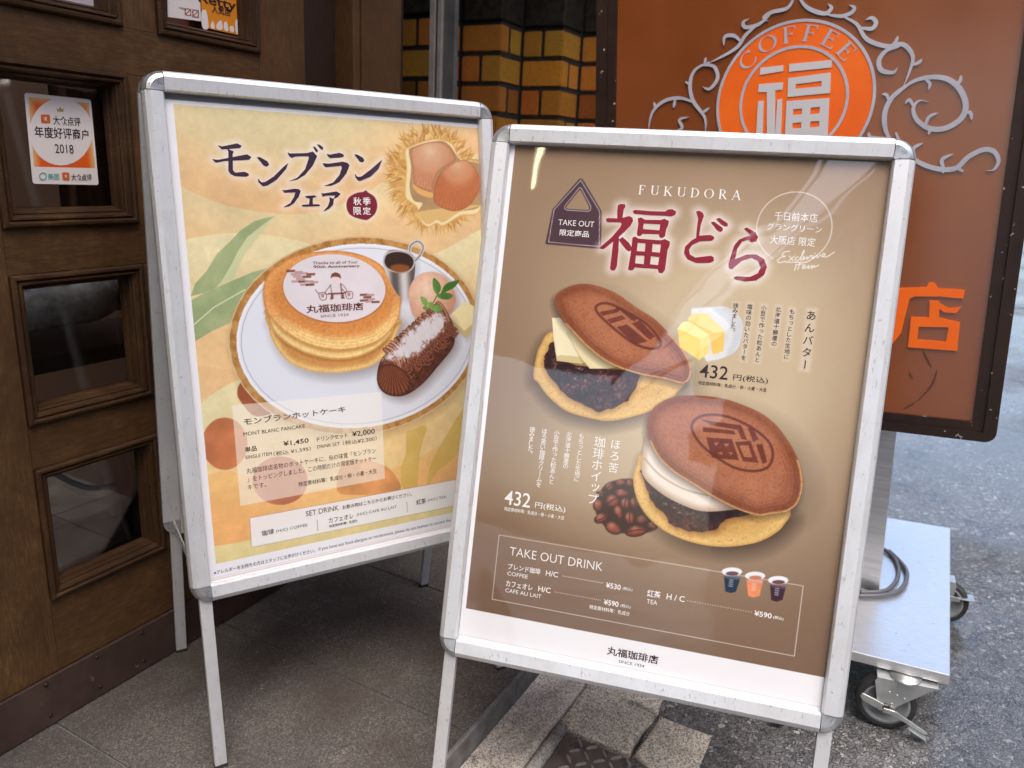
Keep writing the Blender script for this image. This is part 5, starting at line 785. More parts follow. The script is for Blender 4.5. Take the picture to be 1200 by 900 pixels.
for ci, (x0, x1) in enumerate(COLS):
    for ri, (z0, z1) in enumerate(ROWS):
        vs_, fs = [], []
        for d, y in PROF: vs_ += [(x0+d, y, z0+d), (x1-d, y, z0+d), (x1-d, y, z1-d), (x0+d, y, z1-d)]
        for i in range(len(PROF)-1):
            for k in range(4): fs.append((i*4+k, i*4+(k+1) % 4, (i+1)*4+(k+1) % 4, (i+1)*4+k))
        b = MB(D0); b.raw(vs_, fs); fr = b.build('window', M['wood_mould'], door)
        b = MB(D0); b.box(x0+.027, x1-.027, .030, .034, z0+.027, z1-.027); b.build('glass_pane', M['glass'], fr)
b = MB(D0); b.box(.30, 1.268, -.004, .02, .003, .1035, .0015); kp = b.build('kick_plate', M['kick'], door)
for x in np.arange(.378, 1.26, .1):
    for z in (.092, .024):
        b = MB(); b.lathe([(0, .0032), (.0022, .0028), (.0036, .0012), (.004, 0)], 12, D0 @ Matrix.Translation((x, -.004, z)) @ Matrix.Rotation(math.pi/2, 4, 'X')); b.build('stud', M['stud'], kp)
# shop wall round the door, recessed panel, post, soffit
def wall_thing(name, label, cat, parts):
    r = empty(name, WF); tag(r, label, cat)
    for n, boxes, m in parts:
        b = MB()
        for bx in boxes: b.box(*bx)
        b.build(n, m, r)
    return r
wall_thing('door_post', 'dark wooden post with grooved face beside a shadowed recess right of the door', 'post',
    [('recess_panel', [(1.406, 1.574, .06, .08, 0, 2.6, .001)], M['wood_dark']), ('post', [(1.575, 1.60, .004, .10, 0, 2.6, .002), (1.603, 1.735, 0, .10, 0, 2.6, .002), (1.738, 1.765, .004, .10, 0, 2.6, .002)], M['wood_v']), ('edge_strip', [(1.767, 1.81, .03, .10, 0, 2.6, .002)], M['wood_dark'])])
wall_thing('shop_wall', 'dark panelled shopfront wall over and left of the wooden door', 'wall',
    [('upper_wall', [(-9, 1.80, .03, .2, 2.62, 3.6)], M['render']), ('door_head', [(.30, 1.405, -.01, .08, 2.052, 2.618, .003)], M['wood_h']), ('side_panel', [(-9, .298, 0, .08, .0, 2.618, .003)], M['wood_v'])])
wall_thing('awning', 'unseen dark awning added to shade the wooden door and the brick steps', 'awning', [('deck', [(-.95, 3.2, -.50, .1, 2.62, 2.70, .004)], M['wood_dark']), ('fascia', [(-.95, 3.2, -.53, -.502, 2.54, 2.74, .004)], M['wood_dark'])])  # unseen awning, added to darken the door, porch and bricks
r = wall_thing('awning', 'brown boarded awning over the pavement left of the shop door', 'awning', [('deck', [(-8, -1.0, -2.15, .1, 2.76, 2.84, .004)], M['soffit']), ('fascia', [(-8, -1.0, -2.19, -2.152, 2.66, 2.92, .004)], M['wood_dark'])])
root = empty('tube_lamp', F @ Matrix.Translation((-1.75, .62, 2.62))); tag(root, 'slim warm tube lamp lit under the brown awning', 'lamp')
b = MB(); b.box(-.62, .62, -.03, .03, .03, .08, .004); b.build('housing', simple('lamp_housing', (.6, .6, .58), .5), root)
m, t, b_ = new_mat('lit_tube'); b_.inputs['Emission Color'].default_value = (1, .86, .50, 1); b_.inputs['Emission Strength'].default_value = 9; b_.inputs['Base Color'].default_value = (.8, .8, .7, 1)
b = MB(); b.tube([(-.58, 0, .012), (.58, 0, .012)], .014, 12); b.build('tube', m, root)
# aluminium channel standing beyond the door
root = empty('metal_channel', F @ Matrix.Translation((1.9, 1.29, 0))); tag(root, 'upright aluminium door channel standing between the wooden post and the brick steps of wall', 'post')
TA = worn('tarnished_aluminium', (.30, .27, .24), (.42, .38, .34), 12, (.35, .5), metal=.4)
b = MB(); b.box(0, .03, .024, .042, 0, 2.6, .0015); b.build('flange', TA, root)
b = MB(); b.box(0.006, .03, .017, .024, 0, 2.6); b.build('groove', M['bolt'], root)
b = MB(); b.box(0, .012, .002, .016, 0, 2.6, .0015); b.build('flange', TA, root)
b = MB(); b.box(.013, .03, -.034, .017, 0, 2.6, .0015); b.build('web', worn('dull_aluminium', (.10, .097, .097), (.15, .145, .145), 12, (.4, .5), metal=.4), root)
# stepped brick wall
def brick_wall():
    root = empty('brick_wall', F @ Matrix.Translation((2.35, 1.36, 0))); tag(root, 'stepped wall of glazed brown bricks with black stone blocks on top, behind the boards', 'wall')
    g = random.Random(3); P = .094; Z0 = 1.510-.0825; bm = bmesh.new(); cl = bm.loops.layers.float_color.new('Col'); mor = MB(); blk = MB(); sx = .145; sy = .155
    pal = [(.39, .165, .024), (.42, .178, .027), (.36, .140, .022), (.24, .082, .017), (.40, .170, .026), (.18, .060, .014)]
    def brick(x0, x1, y0, y1, z0, z1, c):
        t = bmesh.new(); bmesh.ops.create_cube(t, size=1)
        for v in t.verts: v.co = Vector(((x0+x1)/2+v.co.x*(x1-x0), (y0+y1)/2+v.co.y*(y1-y0), (z0+z1)/2+v.co.z*(z1-z0)))
        bmesh.ops.bevel(t, geom=t.edges[:], offset=.0035, segments=2, affect='EDGES'); t.normal_update(); L = t.loops.layers.float_color.new('Col')
        for f in t.faces:
            n_ = f.normal; cc = c if max(abs(n_.x), abs(n_.y), abs(n_.z)) > .99 else (.42, .29, .14)  # edge highlights put into the colour: bevel faces are lighter
            for l in f.loops: l[L] = (*cc, 1)
        me = bpy.data.meshes.new('t'); t.to_mesh(me); t.free(); bm.from_mesh(me); bpy.data.meshes.remove(me)
    for k in range(-2, 7):
        xf, yr = sx*k, .155-sy*(k+1)+.003; yl = yr+sy      # front face at x = xf between yr and yl, return face at y = yr back to x = xf+sx
        mor.box(xf+.004, xf+sx+.3, yr+.004, yl+.4 if k == -2 else yl+.02, 0, 2.6)
        for r in range(-15, 1):
            z0 = Z0+r*P; z1 = z0+P-.0125; odd = (r+k) % 2
            c = lambda: tuple(q*g.uniform(.8, 1.2) for q in pal[g.choice([0, 1, 1, 4, 4, 2] if (r % 3 != 1) else [2, 3, 5, 2])])
            if odd == 0:
                brick(xf, xf+.052, yr, yl-.004, z0, z1, c()); brick(xf+.064, xf+sx-.006, yr+.0015, yr+.03, z0, z1, c())
            else:
                brick(xf, xf+.03, yr+.083, yl-.004, z0, z1, c()); brick(xf, xf+sx-.006, yr+.0005, yr+.072, z0, z1, c())
        for q in range(5): blk.box(xf-.004, xf+sx-.002, yr-.002, yl-.006, Z0+P+q*.30, Z0+P+.288+q*.30, .006)
    bmesh.ops.recalc_face_normals(bm, faces=bm.faces[:]); me = bpy.data.meshes.new('glazed_bricks'); bm.to_mesh(me); bm.free(); me.materials.append(M['brick']); link(bpy.data.objects.new('glazed_bricks', me), root)
    mor.build('mortar', M['mortar'], root); blk.build('stone_blocks', M['black_stone'], root)
brick_wall()
# interior behind the panes
root = empty('shop_interior', WF); tag(root, 'dim shop room seen through the door panes', 'room')
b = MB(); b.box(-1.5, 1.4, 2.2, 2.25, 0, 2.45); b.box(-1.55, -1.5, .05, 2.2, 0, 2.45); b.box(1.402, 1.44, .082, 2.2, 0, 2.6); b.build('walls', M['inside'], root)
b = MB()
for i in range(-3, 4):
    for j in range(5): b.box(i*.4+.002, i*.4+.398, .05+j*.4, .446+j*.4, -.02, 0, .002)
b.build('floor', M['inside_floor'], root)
def curtain():
    xs = np.linspace(.86, .98, 60); v = []; 
    for x in xs: y = .09+.012*math.sin(x*190)+.006*math.sin(x*70); v += [(x, y, .9), (x, y, 1.9)]
    return mesh_obj('curtain', v, [(2*i, 2*i+2, 2*i+3, 2*i+1) for i in range(len(xs)-1)], worn('brown_curtain', (.16, .06, .03), (.26, .11, .06), 5, (.7, .9)), None, True)
o = curtain(); o.matrix_world = WF; tag(o, 'brown curtain hanging inside behind the pane with the award sticker', 'curtain')
root = empty('table_lamp', WF @ Matrix.Translation((.72, .17, .90))); tag(root, 'small lamp with pale cone shade inside the shop behind the sticker pane', 'lamp')
b = MB(); b.lathe([(.035, .20), (.075, .09)], 24); b.build('lamp_shade', simple('lamp_shade_cloth', (.55, .43, .30), .8), root); b = MB(); b.lathe([(0, 0), (.04, 0), (.04, .01), (.008, .02), (.007, .15), (0, .15)], 16); b.build('base', M['stud'], root)
b = MB(); b.box(.55, .98, .12, .40, .875, .895, .003); o = b.build('window_shelf', M['wood_dark']); o.matrix_world = WF; tag(o, 'dark wooden shelf inside the shop under the sticker pane', 'shelf')
def roll():
    b = MB(); g = random.Random(2); pts = []; rr = []
    for i in range(24):
        t = i/23; pts.append((.62+.42*t, .088+.008*math.sin(t*5), .755+.045*t+.004*math.sin(t*19))); rr.append(.040*(1+.06*math.sin(t*31)+.05*g.uniform(-1, 1)))
    b.tube(pts, rr, 18); return b.build('wrapped_roll', worn('bubble_wrap_film', (.45, .40, .35), (.85, .80, .74), 60, (.25, .5), bump_s=.6, bump_scale=120, spec=.7))
o = roll(); o.matrix_world = WF; tag(o, 'grey plastic wrapped roll lying inside behind the middle door pane', 'roll')
b = MB(); b.box(.6, 1.1, .07, .30, .66, .69, .003); o = b.build('window_shelf', M['wood_dark']); o.matrix_world = WF; tag(o, 'dark shelf inside the shop carrying the wrapped roll', 'shelf')
b = MB(); b.tube([tuple(p) for p in spline([(.742, .10, .52), (.78, .11, .475), (.84, .12, .415), (.885, .12, .385), (.93, .12, .378)], 6, False)], .006, 10); o = b.build('hose', simple('pale_blue_hose', (.25, .34, .45), .4)); o.matrix_world = WF; tag(o, 'pale blue hose hanging inside behind the lowest door pane', 'hose')

# ------------------------------------------------------------------ flat lettering helper
def lettering(name, specs, colours, y, parent, xf, style_of, step=-.00004):
    """specs: (string, x0, x1, y mid, height, colour, kind, bold) in mm on the x,z plane; one mesh per printed line"""
    for s, (v, f) in zip(specs, harvest([text_curve(s[0], s[7]*.6) for s in specs])):
        if not len(v): continue
        x0, x1 = v[:, 0].min(), v[:, 0].max(); y0, y1 = v[:, 1].min(), v[:, 1].max(); sx = (s[2]-s[1])/(x1-x0); sy = s[4]/(y1-y0)
        mesh_obj(name, [((s[1]+(q[0]-x0)*sx)/1000, y, (s[3]+(q[1]-(y0+y1)/2)*sy)/1000) for q in v], f, style_of(s[5]), parent, False, xf)
def vertical_lettering(name, vs, y, parent, xf, style_of):
    """columns (string, x, top, bottom, width, colour, bold); one mesh per column"""
    for s, x, ya, yb, w_, col, bo in vs:
        n = len(s); pitch = (ya-yb)/n; em = min(w_, pitch*1.12)/.92; V_, F_ = [], []
        for i, (c, (v, f)) in enumerate(zip(s, harvest([text_curve(c, bo*.6) for c in s]))):
            ce = (v.max(0)+v.min(0))/2; xc, yc = x, ya-pitch*(i+.5)
            if c in '。、': xc += em*.28; yc += pitch*.28
            elif c in 'っッょ': xc += em*.06
            n0 = len(V_)
            for q in v:
                dx, dy = (q[0]-ce[0])*em, (q[1]-ce[1])*em
                if c == 'ー': dx, dy = dy, -dx
                V_.append(((xc+dx)/1000, y, (yc+dy)/1000))
            F_ += [tuple(n0+k for k in t) for t in f]
        mesh_obj(name, V_, F_, style_of(col), parent, False, xf)
def shapes(name, groups, y, mat, parent, xf, extrude=0, step=.00002):
    """filled polygons with holes (mm on the x,z plane) -> one mesh facing -y"""
    hv = harvest([fill2d(g, extrude=extrude*1000) for g in groups]); V_, F_ = [], []
    for k, (v, f) in enumerate(hv):
        n0 = len(V_); V_ += [(q[0]/1000, y-q[2]/1000-step*k, q[1]/1000) for q in v]; F_ += [tuple(n0+i for i in t) for t in f]
    return mesh_obj(name, V_, F_, mat, parent, False, xf)
TH, TN = .15, .055
def serif_letter(c):
    """Roman capital from thick and thin strokes, unit height; returns (quads, advance)"""
    q = []
    def st(x0, y0, x1, y1, w): 
        dx, dy = x1-x0, y1-y0; l = math.hypot(dx, dy); nx, ny = -dy/l*w/2, dx/l*w/2; q.append([(x0+nx, y0+ny), (x1+nx, y1+ny), (x1-nx, y1-ny), (x0-nx, y0-ny)])
    def sf(x, y, w=.3): st(x-w/2, y+(.025 if y < .5 else -.025), x+w/2, y+(.025 if y < .5 else -.025), .05)
    def arc(cx, cy, rx, ry, a0, a1, thick=TH, n=18):
        for i in range(n):
            a, b_ = R_(a0+(a1-a0)*i/n), R_(a0+(a1-a0)*(i+1)/n); w0, w1 = TN+(thick-TN)*abs(math.cos(a))**1.3, TN+(thick-TN)*abs(math.cos(b_))**1.3
            p = lambda t, w_, s: (cx+(rx+s*w_/2)*math.cos(t), cy+(ry+s*w_/2*.6)*math.sin(t)); q.append([p(a, w0, 1), p(b_, w1, 1), p(b_, w1, -1), p(a, w0, -1)])
    if c == 'F' or c == 'E':
        st(.2, 0, .2, 1, TH); sf(.2, 0); sf(.2, 1); st(.2, .973, .68, .973, TN); st(.665, .99, .665, .78, TN); st(.2, .53, .52, .53, TN); st(.52, .62, .52, .44, TN)
        if c == 'E': st(.2, .027, .70, .027, TN); st(.69, .0, .69, .22, TN)
        return q, .86
    if c == 'U': st(.2, .3, .2, 1, TH); sf(.2, 1); st(.78, .3, .78, 1, TN); sf(.78, 1, .24); arc(.49, .33, .29, .30, 180, 360, .13); return q, .98
    if c == 'K': st(.2, 0, .2, 1, TH); sf(.2, 0); sf(.2, 1); st(.26, .42, .74, .97, TN); sf(.74, 1, .26); st(.38, .55, .82, .02, TH*.95); sf(.82, 0, .26); return q, .98
    if c == 'D': st(.2, 0, .2, 1, TH); sf(.14, 0, .2); sf(.14, 1, .2); arc(.3, .5, .52, .475, -90, 90); st(.2, .973, .32, .973, TN); st(.2, .027, .32, .027, TN); return q, 1.0
    if c == 'O': arc(.5, .5, .42, .475, 0, 360, TH, 32); return q, 1.04
    if c == 'C': arc(.5, .5, .42, .475, 42, 318, TH, 26); st(.83, .72, .83, .95, TN); st(.8, .16, .86, .25, TN); return q, .98
    if c == 'R': st(.2, 0, .2, 1, TH); sf(.2, 0); sf(.2, 1); arc(.34, .745, .30, .23, -90, 90, .13); st(.2, .973, .36, .973, TN); st(.2, .513, .36, .513, TN); st(.42, .5, .78, .02, TH*.9); sf(.8, 0, .2); return q, .94
    if c == 'A': st(.1, 0, .46, 1, TN); st(.44, 1, .82, 0, TH*.95); st(.24, .36, .66, .36, TN); sf(.1, 0, .22); sf(.82, 0, .26); return q, .96

# ------------------------------------------------------------------ the two poster boards
IW, IH, FB = .287, .821, .032
BARP = [(0, .006), (0, -.003), (.0025, -.0075), (.021, -.0100), (.0285, -.0055), (.032, .002), (.032, .016), (0, .016)]   # across a bar: from the poster edge outwards, depth
def frame_bars(parent, xf, flip=False):
    sg = -1 if flip else 1
    def bar(p0, ax, out, ln):
        b = MB(xf); vs_ = []
        for t in (0.0005, ln-.0005):
            for d, y in BARP: vs_.append((p0[0]+ax[0]*t+out[0]*d, y*sg, p0[1]+ax[1]*t+out[1]*d))
        n = len(BARP); b.raw(vs_, [(k, (k+1) % n, n+(k+1) % n, n+k) for k in range(n)]+[tuple(range(n)), tuple(range(n, 2*n))]); b.build('frame_bar', M['alu'], parent)
    bar((-IW, IH), (1, 0), (0, 1), 2*IW); bar((-IW, 0), (1, 0), (0, -1), 2*IW); bar((-IW, 0), (0, 1), (-1, 0), IH); bar((IW, 0), (0, 1), (1, 0), IH)
    for cx, cz, a0 in ((-IW, IH, 90), (IW, IH, 0), (-IW, 0, 180), (IW, 0, 270)):
        b = MB(xf); vs_, fs = [], []; prof = [(.0006, -.0085), (.020, -.0102), (.0265, -.007), (.0315, .001), (.0322, .016), (.0006, .016)]; n = len(prof); S_ = 10
        for i in range(S_+1):
            a = R_(a0+2+86*i/S_)
            for d, y in prof: vs_.append((cx+d*math.cos(a), y*sg, cz+d*math.sin(a)))
        for i in range(S_):
            for k in range(n): fs.append((i*n+k, i*n+(k+1) % n, (i+1)*n+(k+1) % n, (i+1)*n+k))
        fs += [tuple(range(n)), tuple(range(S_*n, (S_+1)*n))]; b.raw(vs_, fs); b.build('corner_cap', M['cap'], parent)
def a_board(label, pose, legs, back_tilt, which, cv, art):
    x, y, z, yaw, til = pose
    W0 = Matrix.Translation((x, y, z)) @ Matrix.Rotation(yaw, 4, 'Z') @ Matrix.Rotation(-til, 4, 'X')
    apex = W0 @ Vector((0, .024, .846)); rootm = Matrix.Translation((apex.x, apex.y, 0)) @ Matrix.Rotation(yaw, 4, 'Z')
    root = empty('poster_board', rootm); tag(root, label, 'sign board', 'folding poster boards at the shop entrance'); X = rootm.inverted() @ W0
    frame_bars(root, X)
    b = MB(X); b.box(-IW-.004, IW+.004, .0095, .014, -.004, IH+.004); b.build('backing_board', simple('grey_backing_board', (.33, .34, .35), .5), root)
    paper = poster_mesh('poster', cv, .006, print_mat('poster_print_'+('cream' if which == 'L' else 'brown'), *COVER[which], wave=WAVE[which]), root, X, GAIN if which == 'L' else .87)
    st = lambda c: ink(c, which)
    lettering('lettering', art['text'], None, .0057, paper, X, st)
    if 'vtext' in art: vertical_lettering('vertical_lettering', art['vtext'], .0057, paper, X, st)
    H = art.get('holes', {}); shapes('title_lettering', [[P]+H.get(k, []) for k, P in enumerate(art['title'])], .0056, st('title' if which == 'L' else 'red'), paper, X)
    if 'fukudora' in art:
        x0, x1, yc, h = art['fukudora']; g = []; adv = 0; tot = sum(serif_letter(c)[1]+.42 for c in 'FUKUDORA')-.42-.1; sc = (x1-x0)/tot
        for c in 'FUKUDORA':
            q, a = serif_letter(c); g += [[[(x0+(adv+px-.08)*sc, yc+(py-.5)*h) for px, py in t]] for t in q]; adv += a+.42
        shapes('heading_lettering', g, .0057, st('w'), paper, X, 0, .000001)
    # legs of the front panel, then the rear panel hinged at the top
    cz = math.cos(til)
    for s, zg in zip((-1, 1), legs[:2]):
        L_ = (z-zg)/cz; b = MB(X); b.box(s*.2965-.0105, s*.2965+.0105, .001, .013, -L_, -.018, .0012); b.box(s*.2965-.0095, s*.2965+.0095, .002, .012, -.018, .40); lg = b.build('leg', M['alu_leg'], root)
        b = MB(X); b.box(s*.2965-.0112, s*.2965+.0112, .0004, .0136, -L_-.002, -L_+.006, .001); b.build('foot_cap', M['rubber'], lg)
    Xb = rootm.inverted() @ Matrix.Translation(apex) @ Matrix.Rotation(yaw, 4, 'Z') @ Matrix.Rotation(back_tilt, 4, 'X') @ Matrix.Translation((0, .024, -.846))
    frame_bars(root, Xb, True)
    b = MB(Xb); b.box(-IW-.004, IW+.004, -.014, -.0095, -.004, IH+.004); b.build('rear_panel', simple('white_rear_panel', (.62, .62, .62), .45), root)
    for s, zg in zip((-1, 1), legs[2:]):
        L_ = (apex.z-zg)/math.cos(back_tilt)-.846; b = MB(Xb); b.box(s*.2965-.0105, s*.2965+.0105, -.013, -.001, -L_, -.018, .0012); lg = b.build('leg', M['alu_leg'], root)
        b = MB(Xb); b.box(s*.2965-.0112, s*.2965+.0112, -.0136, -.0004, -L_-.002, -L_+.006, .001); b.build('foot_cap', M['rubber'], lg)
        p0 = X @ Vector((s*.300, .014, -.005)); p1 = Xb @ Vector((s*.300, -.014, -.005)); b = MB()
        d = (p1-p0); m_ = Matrix.Translation((p0+p1)/2) @ d.to_track_quat('Y', 'Z').to_matrix().to_4x4(); b.box(-.0015, .0015, -d.length/2, d.length/2, -.008, .008, .0006, m_); b.build('stay', M['alu_leg'], root)
        b = MB(); h0 = X @ Vector((s*.15, .014, .846)); b.box(h0.x-.025, h0.x+.025, h0.y-.012, h0.y+.030, h0.z-.006, h0.z+.0045, .002); b.build('hinge', M['zinc'], root)
    return root
GAIN = .90
a_board('white framed folding board with cream pancake poster, standing by the wooden door', (-.26683, 1.34293, .34316, .57446, .148698), (0, 0, 0, 0), .150, 'L', paint_left(ART_L), ART_L)
a_board('white framed folding board with brown poster of filled pancakes, in front at the kerb', (.20847, 1.05014, .30592, -.24566, .238161), (-.0645, -.028, 0, -.030), .140, 'R', paint_right(ART_R), ART_R)

# ------------------------------------------------------------------ light-box sign on castors
SG = Matrix.Translation((.7912, 1.3276, -.0242)) @ Matrix.Rotation(-.491862, 4, 'Z') @ Matrix.Rotation(-R_(4.2), 4, 'Y')
sign = empty('light_box_sign', SG); tag(sign, 'tall brown framed orange sign box with scroll ornament on a steel base with castors', 'sign')
FN = .3119; U0, U1, W0_, W1_ = -.772, .1475, .570, 1.98; I0, I1, J0, J1 = -.7225, .1015, .6105, 1.93
def ring_prism(b, o0, i0, y0, y1):   # rectangular frame between outer (x0,x1,z0,z1,radius) and inner rectangle
    def rr(x0, x1, z0, z1, r, n=6):
        out = []
        for cx, cz, a0 in ((x1-r, z1-r, 0), (x0+r, z1-r, 90), (x0+r, z0+r, 180), (x1-r, z0+r, 270)):
            for k in range(n+1): a = R_(a0+90*k/n); out.append((cx+r*math.cos(a), cz+r*math.sin(a)))
        return out
    A1, B1 = rr(*o0), rr(*i0); n = len(A1); vs_ = [(x, y0, z) for x, z in A1]+[(x, y0, z) for x, z in B1]+[(x, y1, z) for x, z in A1]+[(x, y1, z) for x, z in B1]
    fs = []
    for k in range(n): j = (k+1) % n; fs += [(k, j, n+j, n+k), (2*n+k, 3*n+k, 3*n+j, 2*n+j), (k, 2*n+k, 2*n+j, j), (n+k, n+j, 3*n+j, 3*n+k)]
    b.raw(vs_, fs)
b = MB(); ring_prism(b, (U0, U1, W0_, W1_, .022), (I0-.022, I1+.022, J0-.020, J1+.020, .004), FN-.012, FN+.14); b.build('cabinet_frame', M['frame_brown'], sign)
b = MB(); ring_prism(b, (I0-.0215, I1+.0215, J0-.0195, J1+.0195, .004), (I0, I1, J0, J1, .003), FN-.007, FN+.10); b.build('inner_frame', M['frame_brown'], sign)
b = MB(); b.box(I0-.01, I1+.01, FN, FN+.006, J0-.01, J1+.01); face = b.build('face_panel', M['acrylic'], sign)
b = MB(); b.box(I0-.02, I1+.02, FN+.10, FN+.135, J0-.02, J1+.02); b.build('rear_panel', M['frame_brown'], sign)
XI = Matrix.Identity(4)
def ribbon(pts, w_, n=7):
    p = spline(pts, n, False); t = np.gradient(p, axis=0); t /= np.linalg.norm(t, axis=1)[:, None]+1e-9; nn = np.stack([-t[:, 1], t[:, 0]], 1); s = np.linspace(0, 1, len(p))
    hw = w_*.5*np.clip(.30+.75*np.sin(np.clip(s*1.08, 0, 1)*math.pi)**.7, .12, 1)*np.where(s > .9, (1-s)/.1*.8+.2, 1); 
    return np.concatenate([p+nn*hw[:, None], (p-nn*hw[:, None])[::-1]])
shapes('scroll_ornament', [[ribbon(p, w_*.64)] for w_, p in ART_S['scroll']], FN-.0016, M['sign_grey'], face, XI, .0012, .00003)
cx, cz, rad = ART_S['disc']; ci = lambda r, n=72: [(cx+r*math.cos(2*math.pi*k/n), cz+r*math.sin(2*math.pi*k/n)) for k in range(n)]
em = shapes('emblem', [[ci(rad-6)]], FN-.0016, M['sign_orange'], face, XI, .0012)
shapes('emblem_ring', [[ci(rad), ci(rad-6)], [ci(114), ci(108)]], FN-.0022, M['sign_grey'], em, XI, .0016, 0)
FH = ART_S['fukuh']; shapes('emblem_character', [[P]+FH.get(k, []) for k, P in enumerate(ART_S['fuku'])], FN-.0036, M['sign_white'], em, XI, .0006)
def arc_word(word, r0, h, a_start, a_end):
    g = []; adv = [serif_letter(c)[1] for c in word]; tot = sum(adv); pos = 0
    for c, a in zip(word, adv):
        q, _ = serif_letter(c); th = R_(a_start+(a_end-a_start)*(pos+a/2)/tot); pos += a; wd = abs(R_(a_end-a_start))*(r0+h/2)/tot*.80
        for t in q:
            pts = []
            for px, py in t: lx = (px-a/2)*wd; ly = r0+py*h; pts.append((cx+lx*math.sin(th)+ly*math.cos(th), cz-lx*math.cos(th)+ly*math.sin(th)))
            g.append([pts])
    return g
shapes('emblem_lettering', arc_word('COFFEE', 121, 33, 147, 33), FN-.0032, M['sign_grey'], em, XI, .0002, .000003)
TH_ = ART_S['tenh']; sh = lambda P, d: [(x+d, z) for x, z in P]
shapes('shop_name', [[P]+TH_.get(k, []) for k, P in enumerate(ART_S['ten'])], FN-.0020, M['sign_orange'], face, XI, .0014)
shapes('scuff_mark', [[ribbon(P, 5)] for P in ART_S['scuff']], FN-.0004, simple('scuff_brown', (.10, .035, .015), .5), face, XI, 0, .00002)
zc = (ART_S['ten'][0][3][1]+ART_S['ten'][1][4][1])/2; xc = ART_S['ten'][1][0][0]
sp = [(c, xc-d-72, xc-d+72, zc, 140, 'o', 'c', .03) for c, d in (('珈', 400), ('琲', 215))]
o = lettering('shop_name_lettering', sp, None, FN-.0034, face, XI, lambda c: M['sign_orange'])
for px in (-.043-.032, -.58+.032):
    b = MB(); b.box(px-.032, px+.032, FN+.034, FN+.098, .1505, .585, .003); b.box(px-.033, px+.033, FN+.030, FN+.034, .152, .585, .0005); po = b.build('post', M['steel'], sign)
    b = MB(); b.box(px-.012, px-.010, FN+.0292, FN+.0305, .155, .58); b.build('slot', M['bolt'], po)
b = MB(); b.box(-.73, .1085, .057, .842, .128, .150, .0015); b.build('base_plate', M['steel_plate'], sign)
b = MB(); b.box(-.70, .08, .09, .80, .1275, .1279); b.build('underside', M['bolt'], sign)
def castor(name_parent, px, pn, rot, brake=True, flip=False):
    """swivel castor: wheel axis along local y, trailing along -y of the swivel pin"""
    Xc = Matrix.Translation((px, pn, 0)) @ Matrix.Rotation(R_(rot), 4, 'Z')
    cst = empty('castor'); cst.parent = name_parent; cst.matrix_local = Xc
    r = .0585; off = -.03        # wheel centre trails along local x
    RX = Matrix.Translation((off, 0, r)) @ Matrix.Rotation(math.pi/2, 4, 'X')
    b = MB(); b.lathe([(.046, .0125), (.052, .0135), (.0565, .0115), (r, .006), (r, -.006), (.0565, -.0115), (.052, -.0135), (.046, -.0125)], 40, RX); tw = b.build('tyre', M['rubber'], cst)
    b = MB(); b.lathe([(0, .009), (.014, .009), (.016, .005), (.036, .004), (.040, .011), (.046, .0125), (.046, -.0125), (.040, -.011), (.036, -.004), (.016, -.005), (.014, -.009), (0, -.009)], 40, RX); b.build('wheel_rim', M['wheel'], cst)
    for sgn in (-1, 1):
        yy = sgn*.0185
        b = MB(); b.prism([(off-.014, r-.012), (off+.014, r-.012), (off+.020, r+.004), (.058, .122), (-.050, .122), (-.055, .112)], yy-.0012, yy+.0012, .0004); fk = b.build('fork', M['zinc'], cst)
        b = MB(); b.lathe([(0, .006), (.0065, .006), (.008, .004), (.008, 0)], 6, Matrix.Translation((off, yy+sgn*.0012, r)) @ Matrix.Rotation(math.pi/2*(-sgn), 4, 'X'), False); b.build('axle_nut', M['bolt'], fk)
        for q in ((-.012, .088), (-.026, .092), (.002, .084), (-.020, .066)):
            b = MB(); b.lathe([(0, .0012), (.002, .001), (.003, 0)], 8, Matrix.Translation((q[0], yy+sgn*.0012, q[1])) @ Matrix.Rotation(math.pi/2*(-sgn), 4, 'X')); b.build('rivet', M['zinc'], fk)
    b = MB(); b.box(-.052, .060, -.020, .020, .1185, .1225, .0008); b.lathe([(.030, .1225), (.030, .1265), (0, .1265)], 24, Matrix.Translation((.002, 0, 0))); b.build('top_plate', M['zinc'], cst)
    if flip:
        b = MB(); b.box(-.098, -.060, -.012, .022, .078, .0805, .0008); b.box(-.066, -.030, .017, .021, .070, .082, .0006); b.build('brake_lever', M['zinc'], cst)
    elif brake:
        b = MB(); pr = [(-.004, .006), (.018, .003), (.046, -.012), (.078, -.030), (.080, -.034), (.070, -.033), (.040, -.019), (.012, -.006), (-.006, -.004)]
        b.prism([(off+x, r-.006+z) for x, z in pr], -.0275, -.0235, .0004); b.box(off+.046, off+.084, -.036, -.022, r-.040, r-.0375, .0008, Matrix.Translation((off+.06, 0, r-.03)) @ Matrix.Rotation(R_(28), 4, 'Y') @ Matrix.Translation((-off-.06, 0, -r+.03))); b.build('brake_lever', M['zinc'], cst)
        b = MB(); b.prism([(off-.050, r+.014), (off-.046, r+.022), (off-.022, r+.014), (off-.004, r+.006), (off-.004, r-.008), (off-.022, r-.004), (off-.044, r+.006)], -.0245, -.0212, .0004); b.build('brake_arm', M['zinc'], cst)
    return cst
castor(sign, .030, .055, 6); castor(sign, .071, .565, 184, flip=True); castor(sign, -.66, .13, 20); castor(sign, -.66, .76, -60)
